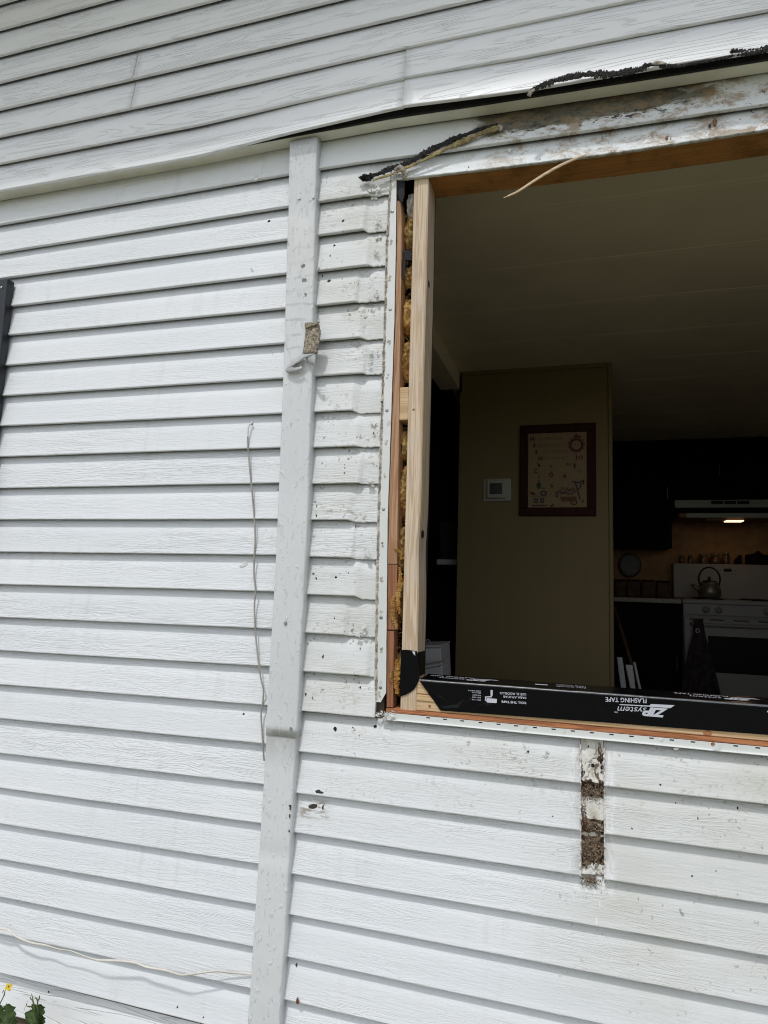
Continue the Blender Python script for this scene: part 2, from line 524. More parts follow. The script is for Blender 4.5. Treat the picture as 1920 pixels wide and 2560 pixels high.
M['petal'] = simple('yellow_petal', (0.78, 0.55, 0.03), 0.5, 0.12, 60)
M['scuff'] = simple('grey_scuff', (0.22, 0.215, 0.205), 0.7, 0.3, 120)
M['fresh'] = simple('fresh_white', (0.84, 0.85, 0.85), 0.45, 0.04, 60)
M['dry'] = simple('dry_leaf', (0.20, 0.10, 0.06), 0.8, 0.3, 60)
M['soil'] = simple('soil_bed', (0.07, 0.05, 0.035), 0.95, 0.4, 30, 0.6, 60, bdist=0.02)

# ------------------------------------------------------------------ ground
t = MT('light_bounce_ground', 0.9, 0.2)  # unseen ground, its paleness chosen for the light it bounces upward
f = t.noise((1, 1, 1), 3.0, 5, 0.6)
t.color(t.mix(t.ramp(f, 0.3, 0.7), (0.23, 0.222, 0.145), (0.29, 0.28, 0.19)))
t.bump(t.noise((1, 1, 1), 90.0, 3), 0.8, 0.02)
v, fc = grid_vf([[(x, y, -0.03 + 0.03 * nz(x * .7, y * .7)) for x in (-200, -60, -20, -8, -4, -2, 0, 2, 4, 8, 20, 60, 200)] for y in (-200, -60, -20, -8, -4, -2, -0.6, 0.2, 6, 20, 60, 200)])
struct(obj('ground', v, fc, t.m))

# ------------------------------------------------------------------ lower house wall
CL = {1: (2.7442, 2.7525), 2: (2.6421, 2.6514), 3: (2.5474, 2.5493), 4: (2.445, 2.4462), 5: (2.345, 2.3412), 6: (2.2417, 2.2377), 7: (2.1387, 2.1357), 8: (2.038, 2.0336), 9: (1.936, 1.9349), 10: (1.8325, 1.8347), 11: (1.7309, 1.7338), 12: (1.6284, 1.6347), 13: (1.5258, 1.5348), 14: (1.4231, 1.4342), 15: (1.3214, 1.3339), 16: (1.2191, 1.2308), 17: (1.1175, 1.1308), 18: (1.0155, 1.0265), 19: (0.915, 0.9271), 20: (0.8126, 0.8253), 21: (0.7131, 0.7248), 22: (0.6079, 0.6205), 23: (0.5082, 0.5194), 24: (0.4039, 0.4089)}
CR = {2: 2.6515, 3: 2.5493, 4: 2.4423, 5: 2.3396, 6: 2.236, 7: 2.1348, 8: 2.0324, 9: 1.9322, 10: 1.831, 11: 1.732, 12: 1.6315, 13: 1.5306, 14: 1.4289, 15: 1.3276, 16: 1.2251, 17: 1.1210, 18: 1.0163, 19: 0.9178, 20: 0.8150, 21: 0.7160, 22: 0.6140, 23: 0.5119, 24: 0.409}
YB = 0.0125          # plane the boards are nailed to
LIP = 0.0150
YT = YB + 0.0045  # face of a board where the next one covers it
#        # thickness at the lower edge

def board(name, x0, x1, zfun, height, mat, parent, yb=YB, lip=LIP, crush=None, seed=0, step=0.03, yoff=None, cut=False):
    """one lap board: wedge profile with a worn lower arris, wavering slightly along its length"""
    n = max(3, int((x1 - x0) / step))
    yb0 = yb
    rings = []
    for i in range(n + 1):
        x = lerp(x0, x1, i / n)
        zb = zfun(x) + 0.0007 * nz(x * 3.1, seed * 3.7) + 0.0004 * nz(x * 17, seed * 1.3)
        d = lip
        if crush:
            c = sstep(crush[0], crush[1], x)
            d = lerp(lip, 0.0026 + 0.0030 * abs(math.sin(seed * 1.7)), c)
            zb -= crush[2] * c - 0.0022 * c * nz(x * 70, seed) - 0.0012 * c * nz(x * 210, seed)
        ya = 0.0008 * nz(x * 2.3, seed * 5.1 + 9)
        yb = yb0 + (yoff(x) if yoff else 0.0)
        yf = yb - d + ya
        bulge = 0.0
        if crush:
            bulge = (0.0015 + 0.004 * abs(math.sin(seed * 2.9))) * math.exp(-((x - crush[0] - 0.010) / 0.011) ** 2) - 0.0012 * c * nz(x * 70, seed * 2.0)
        rings.append([
            (x, yb + 0.0005, zb) if cut else (x, yb - 0.003, zb + 0.0012),
            (x, yf + 0.0022, zb),
            (x, yf + 0.0004, zb + 0.0010),
            (x, yf, zb + 0.0026),
            (x, yf + 0.0001, zb + 0.0042),
            (x, lerp(yf, yb + 0.0045, 0.07), zb + height * 0.07),
            (x, lerp(yf, yb + 0.0045, 0.18) + bulge, zb + height * 0.18),
            (x, lerp(yf, yb + 0.0045, 0.5), zb + height * 0.5),
            (x, yb + 0.0045, zb + height),
            (x, yb + 0.0065, zb + height)])
    v, f = loft_vf(rings)
    o = obj(name, v, f, mat, parent)
    for p in o.data.polygons:
        p.use_smooth = abs(p.normal.x) < 0.9 and p.normal.y < -0.6
    return o

wall = thing('house_wall', 'white lap sided lower house wall around the stripped window opening', 'wall', (-0.8, 0.05, 0.0))
OPEN_L, OPEN_R = -0.482, 2.05
SILL_Z, HEAD_Z = 1.3272, 2.676
# wall core, in four butted pieces round the opening
box('wall_core', -3.4, OPEN_L, 0.0205, 0.10, 0.415, 3.70, M['sheath'], wall)
box('wall_core', OPEN_L, OPEN_R, 0.0205, 0.10, 0.415, 1.236, M['sheath'], wall)
box('wall_core', OPEN_L, OPEN_R, 0.0205, 0.10, 2.765, 3.70, M['sheath'], wall)
box('wall_core', OPEN_R, 3.4, 0.0205, 0.10, 0.415, 3.70, M['sheath'], wall)

XJ = -0.752
def zl(k):
    a, b = CL[k]
    return lambda x: lerp(a, b, (x + 1.8) / 1.0)
def zr(k):
    return lambda x: CR[k]
for k in range(1, 25):
    h = 0.114
    board('siding_board', -2.75, XJ - 0.001, zl(k), h, M['siding'], wall, seed=k)
# right of the batten, beside the opening: ends crushed where the old window trim was pressed on
for k in range(2, 17):
    if k in (2,):
        xe, cr = -0.505, (-0.575, -0.545, 0.004)
    elif k == 15:
        xe, cr = -0.507, (-0.53, -0.512, 0.004)
    elif k == 16:
        xe, cr = -0.500, None
    else:
        a = -0.582 + 0.016 * math.sin(k * 2.1)
        xe, cr = -0.5075 + 0.002 * math.sin(k * 3.3), (a, a + 0.011 + 0.016 * abs(math.sin(k * 1.3)), (0.0020, 0.0062, 0.0040, 0.0085, 0.0030)[k % 5])
    board('siding_board', XJ, xe, zr(k), 0.114, M['siding'], wall, crush=cr, seed=40 + k, step=0.004)
# courses under the opening; three are broken by the rotten patch
PX0, PX1 = 0.0025, 0.0545
for k in range(17, 25):
    if k in (17, 18, 19):
        board('siding_board', XJ, PX0, zr(k), 0.114 if k > 17 else 0.099, M['siding'], wall, seed=60 + k)
        board('siding_board', PX1, 1.9, zr(k), 0.114 if k > 17 else 0.099, M['siding'], wall, seed=80 + k)
    else:
        board('siding_board', XJ, 1.9, zr(k), 0.114, M['siding'], wall, seed=60 + k)
# over the opening
lipz = [(-0.75, 2.7525), (-0.5935, 2.7517), (-0.4327, 2.7462), (-0.3272, 2.7429), (0.0534, 2.7348), (0.2588, 2.7317), (0.4332, 2.728), (1.9, 2.712)]
board('siding_board', XJ, 1.9, lambda x: interp(lipz, x), 0.105, M['head'], wall, seed=101)
cutz = [(-0.51, 2.686), (-0.3903, 2.6825), (-0.33, 2.6795), (-0.2, 2.674), (0.0531, 2.6665), (0.2576, 2.6661), (0.4314, 2.6667), (1.9, 2.66)]
board('siding_board', -0.5045, 1.9, lambda x: interp(cutz, x) + 0.0012 * nz(x * 45) + 0.0012 * nz(x * 130), 0.072, M['head'], wall, seed=102, step=0.008, lip=0.0085, cut=True)

# skirting under the lowest course
board('skirt_board', -2.75, 1.9, lambda x: 0.292 + 0.002 * (x + 1.5), 0.122, M['vinyl'], wall, yb=0.0215, lip=0.012, seed=120)
box('foundation_plank', -2.75, 1.9, 0.0225, 0.09, -0.2, 0.4145, M['sheath'], wall)

# nail heads, nail holes and flakes that catch the eye, one by one
def mark(kind, px, py, r, yo=0.0, sx=1.0, jag=0.35, seed=1):
    p = P(px, py, 0.004)
    k = None
    # depth of the wedge face at this height
    tab = sorted(CR.values()) if p.x > XJ else sorted(lerp(a, b, (p.x + 1.8)) for a, b in CL.values())
    below = max([q for q in tab if q <= p.z] or [p.z])
    tt = (p.z - below) / 0.114
    y = lerp(YB - LIP, YT, tt) + yo
    if kind == 'nail_hole':
        v, f = disc_y(p.x, y + 0.0008, p.z, r, 10, 0.0013, jag, seed, sx)
        return obj('nail_hole', v, f, M['hole'], wall)
    if kind == 'paint_flake':
        rr = random.Random(seed)
        parts = []
        for _ in range(4):
            cx = p.x + (rr.random() - .5) * r * 2.2; cz = p.z + (rr.random() - .5) * r * 2.6
            v, f = disc_y(cx, y + 0.0006, cz, r * (0.35 + 0.4 * rr.random()), 7, 0.0018 + 0.002 * rr.random(), 0.5, seed + _, sx)
            parts.append((v, f))
        v, f = merge(parts)
        return obj('paint_flake', v, f, M['chip'], wall)
    v, f = disc_y(p.x, y + 0.0006, p.z, r, 8, 0.0014, jag, seed, sx)
    return obj('dark_fleck', v, f, M['bug'], wall)

for i, (px, py, r) in enumerate([(670, 551, .0050), (702, 1051, .0028), (700, 1139, .0022), (692, 1224, .0026), (607, 1786, .0040), (836, 1824, .0052), (935, 1817, .0040), (899, 1720, .0038), (839, 1444, .0045), (804, 1157, .0025), (862, 1183, .0026), (934, 1083, .0026), (1690, 2010, .0016), (1846, 2024, .0030), (28, 2312, .0018), (126, 2476, .0028), (132, 2477, .0014), (445, 2517, .0030), (511, 2541, .0026), (1382, 2040, .002), (1500, 1990, .002), (1320, 1880, .0028), (834, 611, .0042), (860, 1162, .0018), (880, 1820, .0016)]):
    mark('nail_hole', px, py, r, seed=i, sx=0.8 if i % 2 else 1.0)
for i, (px, py, r) in enumerate([(932, 478, .008), (948, 470, .008), (935, 490, .009), (944, 553, .006), (942, 595, .006), (938, 630, .006), (939, 735, .008), (926, 748, .005), (933, 890, .011), (925, 913, .005), (929, 1056, .007), (924, 1197, .009), (930, 1210, .008), (921, 1382, .009), (915, 1590, .012), (904, 1575, .010), (606, 1412, .010), (630, 1060, .008), (640, 447, .009), (630, 677, .004), (1365, 1885, .006)]):
    mark('paint_flake', px, py, r, seed=100 + i)
for i, (px, py, r, sx) in enumerate([(821, 700, .0085, .6), (803, 687, .004, .6), (825, 640, .004, .5), (868, 775, .0045, .25), (887, 1315, .004, .4), (846, 1150, .006, .15), (862, 1170, .0035, .4), (792, 1266, .006, .25), (787, 1255, .0035, .5), (793, 1290, .006, .5), (836, 1545, .004, .3), (899, 1622, .006, .2), (807, 1642, .008, .3), (764, 1738, .006, .35), (782, 1745, .006, .25), (790, 1446, .006, .5), (806, 2020, .010, .25), (780, 2018, .008, 1.6), (800, 1978, .006, 1.8), (858, 553, .004, 1), (1745, 2047, .0035, .4), (1860, 2130, .002, .6), (1790, 2178, .002, .6), (1650, 1960, .002, 1), (1730, 2190, .002, 1), (1580, 2070, .002, 1), (739, 2418, .006, .5), (955, 1006, .003, 1), (870, 1432, .002, .5), (782, 1434, .003, 1.2)]):
    mark('dark_fleck', px, py, r, sx=sx, jag=0.6, seed=300 + i)
# a moss tuft on the lip beside the flange
p = P(892, 1688, 0.0)
parts = []
for i in range(26):
    a = R.uniform(-1.2, 1.2)
    l = R.uniform(0.004, 0.011)
    q = Vector((p.x + R.uniform(-0.005, 0.005), 0.001, p.z - 0.002))
    e = q + Vector((math.sin(a) * l, -R.uniform(0.002, 0.006), math.cos(a) * l))
    parts.append(tube_vf([q, (q + e) / 2, e], lambda i: 0.0006 - 0.00022 * i, 4))
v, f = merge(parts)
obj('moss_tuft', v, f, simple('moss', (0.13, 0.11, 0.045), 0.9, 0.3, 90), wall)

# ------------------------------------------------------------------ upper wall, jutting out over the lower one
up = thing('upper_wall', 'jutting upper wall clad in white grained vinyl over the window', 'wall', (-0.8, 0.0, 2.83))
UY = -0.034
edge = [(-2.75, 2.838), (-1.8523, 2.8316), (-1.1161, 2.8258), (-0.95, 2.833), (-0.7966, 2.8418), (-0.5119, 2.8497), (-0.4595, 2.8507), (-0.30, 2.840), (-0.1246, 2.8298), (0.2539, 2.8253), (0.4247, 2.8188), (1.9, 2.80)]
def ubow(x): return -0.012 * sstep(-1.2, -0.3, x) - 0.001 * math.exp(-((x + 0.55) / 0.22) ** 2)
def uz(k):
    def g(x):
        base = 2.8265 + 0.1019 * k
        dev = interp(edge, x) - 2.8265
        return base + dev * (1.0 if k == 0 else 0.45 if k == 1 else 0.15 if k == 2 else 0.0)
    return g
for k in range(0, 9):
    if k in (0, 1):
        spans = [(-2.75, -0.4545), (-0.4540, 1.9)]
    elif k in (2, 3):
        spans = [(-2.75, -1.3525), (-1.3500, 1.9)]
    elif k in (6, 7):
        spans = [(-2.75, 0.6), (0.6015, 1.9)]
    else:
        spans = [(-2.75, 1.9)]
    for j, (a, b) in enumerate(spans):
        extra = -0.0032 if (k in (0, 1) and j == 1) else 0.0
        sc = 0.55 ** k
        board('vinyl_panel', a, b, uz(k), 0.110, M['vinyl'], up, yb=UY, lip=0.0135, seed=200 + k * 3 + j,
              yoff=lambda x, e=extra, sc=sc: ubow(x) * sc + e, step=0.03)
# gap behind the loose bottom course, black strip painting the shade inside it, cream soffit strip behind
fz = [(-2.75, 2.8395), (-1.8, 2.8395), (-0.8, 2.845), (0.27, 2.8185 + 0.014), (1.9, 2.815)]
rows = []
for i in range(61):
    x = lerp(-2.75, 1.9, i / 60)
    z = interp([(-2.75, 2.8405), (-1.6, 2.8385), (-1.1, 2.8385), (-0.8, 2.8455), (-0.5, 2.8470), (-0.2, 2.836), (0.26, 2.8235), (0.45, 2.8185), (1.9, 2.80)], x)
    y0 = lerp(-0.0325, -0.0245, sstep(-1.2, -0.6, x))
    rows.append([(x, y0, z + 0.0008 * nz(x * 9)), (x, 0.0125, z + 0.0005), (x, 0.0125, z + 0.035), (x, y0, z + 0.035)])
v, f = loft_vf(rows)
obj('soffit_strip', v, f, M['soffit'], up)
rows = [[(q[0][0], q[0][1] - 0.0066 * sstep(-1.0, -0.6, q[0][0]) - 0.0002, q[0][2] + 0.0012), (q[0][0], q[0][1] - 0.0002, q[0][2] + 0.0008), (q[0][0], q[0][1] - 0.0002, q[0][2] + 0.05), (q[0][0], q[0][1] - 0.0066 * sstep(-1.0, -0.6, q[0][0]) - 0.0002, q[0][2] + 0.05)] for q in rows if q[0][0] > -0.98]
v, f = loft_vf(rows)
obj('gap_shade_strip', v, f, M['black'], up)  # black stands for the darkness in the open gap
box('upper_sheathing', -2.75, 1.9, -0.0235, 0.0132, 2.885, 3.70, M['sheath'], up)
box('eave', -3.4, 3.4, -0.525, 5.0, 3.72, 3.88, M['soffit'], up)

# ------------------------------------------------------------------ trim batten
bat = thing('trim_batten', 'long white painted trim batten standing left of the window', 'trim', (-0.75, 0.0, 0.35))
bl = [(0.30, -0.8105), (0.4471, -0.8075), (1.0138, -0.7958), (1.62, -0.7881), (2.18, -0.7921), (2.60, -0.8005), (2.84, -0.8065)]
br_ = [(0.30, -0.7195), (0.4661, -0.7165), (0.9633, -0.7081), (1.1983, -0.704), (1.5159, -0.7018), (1.7281, -0.6989), (2.0819, -0.7037), (2.4182, -0.7115), (2.8263, -0.7194)]
def strip(name, z0, z1, yfront, grow):
    rings = []
    n = 60
    for i in range(n + 1):
        z = lerp(z0, z1, i / n)
        L = interp(bl, z) + 0.0010 * nz(z * 12, 3) - grow
        Rr = interp(br_, z) + 0.0014 * nz(z * 13, 8) + grow - 0.003 * math.exp(-((z - 2.60) / 0.012) ** 2)
        y = yfront + 0.0016 * nz(z * 7, 1) + 0.0010 * nz(z * 21, 4) + 0.0028 * math.exp(-((z - 0.86) / 0.02) ** 2) + 0.0025 * math.exp(-((z - 2.62) / 0.018) ** 2)
        rings.append([(L, 0.011, z), (L, y + 0.003, z), (L + 0.0008, y + 0.001, z), (L + 0.003, y, z), (lerp(L, Rr, .35), y + 0.0003, z), (lerp(L, Rr, .7), y, z),
                      (Rr - 0.0055, y, z), (Rr - 0.002, y + 0.0012, z), (Rr, y + 0.0045, z), (Rr + 0.0006, 0.011, z)])
    v, f = loft_vf(rings)
    return obj(name, v, f, M['batten'], bat, smooth=True)
JZ = P(690, 1840, -0.02).z
lo_s = strip('lower_strip', 0.30, JZ + 0.05, -0.0195, -0.0012)
up_s = strip('upper_strip', JZ, 2.838, -0.0215, 0.0)
p = P(713.5, 1558, -0.0225)
v, f = disc_y(p.x, -0.021, p.z, 0.0055, 6, 0.004, 0, 0)
obj('screw', v, f, M['nail'], bat, bevel=0.0006)
for i, (px, py, r, sx) in enumerate([(757, 665, .005, 1.2), (760, 700, .006, 1.3), (765, 736, .005, 1.0), (726, 2017, .007, .5), (724, 2040, .004, .5), (723, 2077, .003, .6), (727, 1822, .006, .8), (748, 495, .004, 1.4), (783, 492, .005, .8)]):
    p = P(px, py, -0.021)
    v, f = disc_y(p.x, -0.0205, p.z, r, 9, 0.0022, 0.55, 500 + i, sx)
    obj('paint_flake', v, f, M['bug'] if i in (3, 4, 5) else M['scuff'] if i in (0, 1, 2, 6) else M['batten'], bat)

# ------------------------------------------------------------------ shutter at the left edge
sh = thing('window_shutter', 'dark navy plastic window shutter at the left edge of the wall', 'shutter', (-2.0, 0.0, 1.25))
SX0, SX1, SZ0, SZ1, SY = -2.17, -1.8075, 1.25, 2.529, -0.0245
for a, b in ((SX0, SX0 + 0.055), (SX1 - 0.055, SX1)):
    box('stile', a, b, SY, 0.004, SZ0, SZ1, M['shutter'], sh, bevel=0.0025, bseg=2)
for a, b in ((SZ0, SZ0 + 0.07), (1.86, 1.93), (SZ1 - 0.060, SZ1)):
    box('rail', SX0 + 0.055, SX1 - 0.055, SY + 0.0008, 0.004, a, b, M['shutter'], sh, bevel=0.002)
box('back_panel', SX0 + 0.055, SX1 - 0.055, SY + 0.017, 0.004, SZ0 + 0.07, SZ1 - 0.06, M['shutter'], sh)
z = SZ0 + 0.078
while z < SZ1 - 0.075:
    if not (1.845 < z < 1.935):
        v = [(SX0 + .055, SY + 0.016, z), (SX1 - .055, SY + 0.016, z), (SX1 - .055, SY + 0.004, z + 0.004), (SX0 + .055, SY + 0.004, z + 0.004), (SX0 + .055, SY + 0.010, z + 0.026), (SX1 - .055, SY + 0.010, z + 0.026)]
        obj('louvre', v, [(0, 1, 2, 3), (3, 2, 5, 4), (0, 4, 5, 1), (0, 3, 4), (1, 5, 2)], M['shutter'], sh)
    z += 0.030
p = P(4, 719, SY)
v, f = lathe_vf([(0.0045, 0.0), (0.0045, 0.0015), (0.003, 0.003), (0.0005, 0.0035)], 0, 0, 10)
obj('screw', [(p.x + a, SY - c, p.z + b) for a, b, c in v], f, M['screw'], sh, smooth=True)

# ------------------------------------------------------------------ framing of the opening
stud = thing('wall_stud', 'new pale pine stud standing at the left side of the opening', 'stud', (-0.416, 0.05, 1.246))
rings = []
for i in range(41):
    z = lerp(1.2465, 2.6885, i / 40)
    L = -0.4372 + 0.0008 * nz(z * 3)
    Rr = -0.3958 + 0.0009 * nz(z * 4, 5) - 0.004 * math.exp(-((z - 1.66) / 0.07) ** 2)
    c = 0.0025 + 0.003 * math.exp(-((z - 1.66) / 0.05) ** 2) + 0.002 * abs(nz(z * 8, 2))
    rings.append([(L, 0.1005, z), (L, 0.0165, z), (L + 0.0018, 0.0148, z), (Rr - c, 0.0148, z), (Rr, 0.0148 + c, z), (Rr, 0.1005, z)])
v, f = loft_vf(rings)
obj('stud_body', v, f, M['pine'], stud)
for i, (px, py, r, y, side) in enumerate([(1034, 1024, .0035, 0, 0), (1063, 714, 0, .05, 1), (1062, 1336, 0, .05, 1)]):
    if side == 0:
        p = P(px, py, .0148)
        v, f = disc_y(p.x, 0.0152, p.z, r, 10, 0.0009, .2, i)
    else:
        p = P(px, py, 0.05)
        a = [(-0.3962, 0.045 + 0.010 * math.cos(k * .7), p.z + 0.011 * math.sin(k * .7)) for k in range(9)]
        b = [(-0.3950, q[1], q[2]) for q in a]
        v, f = loft_vf([a, b])
    obj('knot', v, f, M['hole'] if side else M['cedar'], stud)

# old cedar strips left of the stud
def plank(name, label, poly, y0, y1, mat, jag=0.0, seed=0):
    """upright strip given by (x_left, x_right, z) stations"""
    rings = []
    for i, (L, Rr, z) in enumerate(poly):
        L += jag * nz(z * 60, seed); Rr += jag * nz(z * 47, seed + 5)
        rings.append([(L, y1, z), (L, y0, z), (Rr, y0 + 0.001, z), (Rr, y1, z)])
    v, f = loft_vf(rings)
    o = obj(name, v, f, mat)
    return tag(o, label, 'wood strip', 'old strips beside the stud')
def stations(z0, z1, Lf, Rf, n=24):
    return [(Lf(lerp(z0, z1, i / n)), Rf(lerp(z0, z1, i / n)), lerp(z0, z1, i / n)) for i in range(n + 1)]
flR = lambda z: interp([(1.26, -0.4736), (1.44, -0.4774), (1.73, -0.4832), (2.28, -0.4807), (2.5, -0.4826), (2.69, -0.4861)], z)
plank('cedar_strip', 'long tan split strip of old cedar above the block beside the stud', stations(1.618, 2.628, lambda z: flR(z) + 0.0007, lambda z: interp([(1.6, -0.4560), (2.28, -0.4657), (2.5, -0.468), (2.58, -0.4705), (2.628, -0.4755)], z), 60), 0.0135, 0.06, M['cedar_p'], 0.0012, 1)
plank('cedar_strip', 'middle red brown cedar strip with the torn insulation beside it', stations(1.448, 1.616, lambda z: flR(z) + 0.0006, lambda z: lerp(-0.4520, -0.4555, (z - 1.447) / 0.17)), 0.0125, 0.055, M['cedar'], 0.0009, 2)
plank('cedar_strip', 'short lowest red brown cedar strip at the bottom corner', stations(1.252, 1.4445, lambda z: flR(z) + 0.0006, lambda z: lerp(-0.4571, -0.4589, (z - 1.262) / 0.175)), 0.0125, 0.055, M['cedar'], 0.0010, 3)
a = P(994.5, 969, 0.017); b = P(1022, 1049, 0.017)
tag(box('wood_block', -0.4625, -0.4378, 0.017, 0.075, b.z, a.z, M['pine_x'], bevel=0.0012), 'small pine block wedged between stud and old cedar', 'wood block')

# cavity filling
ins = thing('insulation', 'yellow fibreglass insulation showing in the gap beside the stud', 'insulation', (-0.452, 0.06, 1.27))
def lump(z0, z1, x0, x1, y, seed, mat):
    rows = []
    n = max(6, int((z1 - z0) / 0.0025))
    for i in range(n + 1):
        z = lerp(z0, z1, i / n)
        r = []
        e = math.sin(math.pi * i / n) ** 0.4 if 0 < i < n else 0.0
        for j in range(14):
            u = j / 13
            x = lerp(x0, x1, u)
            d = 0.014 * nz(x * 70, z * 30, seed) + 0.009 * nz(x * 170, z * 110, seed + 3) + 0.004 * nz(x * 420, z * 330, seed + 5) + 0.012 * math.sin(math.pi * u)
            r.append((x + 0.003 * nz(z * 40, u * 3, seed), y + 0.03 * (1 - e) - d, z))
        rows.append(r)
    v, f = grid_vf(rows)
    return obj('tuft', v, f, mat, ins, smooth=True)
M['fluff'] = simple('grey_fluff', (0.50, 0.47, 0.43), 0.95, 0.2, 60, 0.8, 200)
for i, (z0, z1, x1) in enumerate([(2.505, 2.600, -0.4362), (2.395, 2.455, -0.437), (2.255, 2.36, -0.436), (2.12, 2.235, -0.4375), (1.90, 1.985, -0.4375), (1.74, 1.885, -0.4375), (1.60, 1.72, -0.437), (1.47, 1.58, -0.4375), (1.27, 1.385, -0.437)]):
    lump(z0, z1, -0.4705 + 0.003 * nz(i), x1, 0.046 + 0.008 * nz(i * 3.3), i * 7.7, M['insul'])
lump(2.590, 2.668, -0.462, -0.4368, 0.040, 91, M['fluff'])
# loose fibres
parts = []
for i in range(900):
    z = R.uniform(1.28, 2.6)
    x = R.uniform(-0.466, -0.439)
    q = Vector((x, 0.035 + R.uniform(-0.008, 0.012), z))
    d = Vector((R.uniform(-1, 1), R.uniform(-1, 0.2), R.uniform(-1, 1))).normalized() * R.uniform(0.003, 0.010)
    d2 = d + Vector((R.uniform(-1, 1), R.uniform(-1, 0), R.uniform(-1, 1))) * 0.003
    parts.append(tube_vf([q, q + d * .5, q + d2], 0.0003, 3))
v, f = merge(parts)
o = obj('fibres', v, f, M['insul'], ins)
o['kind'] = 'stuff'
# back of the cavity and torn felt at its top
box('cavity_back', -0.4815, -0.3965, 0.1008, 0.1120, 1.238, 2.764, M['black'], wall)
fl = thing('torn_felt', 'torn scrap of black felt at the top of the stud gap', 'felt scrap', (-0.47, 0.02, 2.6))
poly = [(q.x, q.z) for q in Z4(900, 440, 6.146, [(545, 75), (690, 80), (690, 300), (655, 415), (595, 350), (590, 300), (515, 262), (560, 200)], 0.012)]
v, f = prism_y(poly, 0.0105, 0.0125)
obj('felt_flap', [(x, y + 0.004 * nz(x * 60, z * 60) - 0.002, z) for x, y, z in v], f, M['black'], fl)
poly = [(q.x, q.z) for q in Z4(900, 440, 6.146, [(650, 1290), (700, 1300), (690, 1500), (660, 1620), (630, 1530), (612, 1375)], 0.02)]
v, f = prism_y(poly, 0.019, 0.021)
obj('felt_flap', v, f, M['black'], fl)
poly = [(q.x, q.z) for q in Z4(900, 440, 6.146, [(685, 1150), (800, 1160), (800, 1310), (690, 1300), (660, 1220)], 0.03)]
v, f = prism_y(poly, 0.024, 0.027)
obj('felt_flap', v, f, M['black'], fl)

# header
hd = thing('header_beam', 'old reddish brown wooden header across the top of the opening', 'beam', (0.4, 0.06, 2.675))
rows = []
for i in range(41):
    x = lerp(-0.3955, OPEN_R, i / 40)
    z = interp([(-0.40, 2.6875), (-0.2, 2.6815), (0.05, 2.676), (0.27, 2.6735), (0.46, 2.6738), (1.3, 2.672)], x) + 0.0008 * nz(x * 12)
    rows.append([(x, 0.0210, z), (x, 0.117, z - 0.001 + 0.001 * nz(x * 20, 4)), (x, 0.117, 2.764), (x, 0.0210, 2.764)])
v, f = loft_vf(rows)
obj('beam_body', v, f, M['header'], hd)
parts = []
for i in range(60):
    x = R.uniform(-0.38, 0.5) if i > 22 else R.uniform(-0.36, -0.30)
    q = Vector((x, R.choice((0.021, 0.116, 0.116)), interp([(-0.4, 2.688), (0.05, 2.676), (0.5, 2.674)], x)))
    parts.append(tube_vf([q, q + Vector((R.uniform(-.003, .003), -0.001, -R.uniform(0.002, 0.008)))], 0.0005, 3))
v, f = merge(parts)
obj('frayed_fibres', v, f, M['header'], hd)

# rough sill: two planks and what lies under them
sl_ = thing('rough_sill', 'stacked pine sill planks under the black tape', 'window sill', (0.4, 0.06, 1.25))
box('sill_plank', -0.3952, OPEN_R, 0.0150, 0.1185, 1.2905, SILL_Z - 0.0012, M['pine_x'], sl_, bevel=0.002)
box('sill_plank', -0.3952, OPEN_R, 0.0125, 0.1185, 1.2500, 1.2895, M['pine_x'], sl_, bevel=0.002)
box('sill_strip', -0.3952, OPEN_R, 0.0098, 0.0124, 1.2745, 1.2800, M['pine_x'], sl_, bevel=0.0008)
p = P(1074, 1766, 0.0125)
v, f = disc_y(p.x, 0.0128, p.z, 0.0042, 10, 0.0009, .2, 3)
obj('knot', v, f, M['cedar'], sl_)
p = P(1770, 1832, 0.0125)
v, f = disc_y(p.x, 0.0128, p.z, 0.0062, 10, 0.0009, .2, 4, 1.8)
obj('knot', v, f, M['cedar_x'], sl_)
rows = []
for i in range(90):
    x = lerp(-0.4735, OPEN_R, i / 89)
    a = 0.0009 * nz(x * 40) + 0.0006 * nz(x * 130)
    rows.append([(x, 0.0075 + a, 1.2398 + a), (x, 0.0075 + a, 1.2440), (x, 0.0102 + a, 1.2446), (x, 0.0102 + a, 1.2492 + a), (x, 0.09, 1.2492), (x, 0.09, 1.2388)])
v, f = loft_vf(rows)
tag(obj('cedar_ledge', v, f, M['cedar_x']), 'thin splintered cedar edge running under the sill planks', 'wood strip', 'old strips beside the stud')

# ------------------------------------------------------------------ nailing flanges
ff = thing('side_flange', 'upright white painted metal flange with nails left of the stud', 'flange', (-0.49, 0.006, 1.26))
rows = []
for i in range(60):
    z = lerp(1.2635, 2.688, i / 59)
    L = -0.5062 + 0.0006 * nz(z * 9)
    Rr = flR(z) + 0.0006 * nz(z * 23, 2) + 0.0004 * nz(z * 90, 2)
    if z < 1.275: Rr -= (1.275 - z) * 1.2
    rows.append([(L, 0.0095, z), (L, 0.0068, z), (Rr, 0.0066, z), (Rr, 0.0085, z), (Rr - 0.0004, 0.0118, z), (L, 0.0118, z)])
v, f = loft_vf(rows)
obj('flange_plate', v, f, M['flange'], ff)
for i, (px, py) in enumerate([(980.5, 528.7), (975.2, 773.5), (967, 1026), (958.5, 1273), (952.5, 1544), (951, 1718.7)]):
    p = P(px, py, 0.006)
    v, f = lathe_vf([(0.0046, 0.0), (0.0046, 0.0009), (0.0036, 0.0014), (0.0004, 0.0016)], 0, 0, 14)
    obj('nail', [(p.x + a, 0.0070 - c, p.z + b) for a, b, c in v], f, M['nail'], ff, smooth=True)
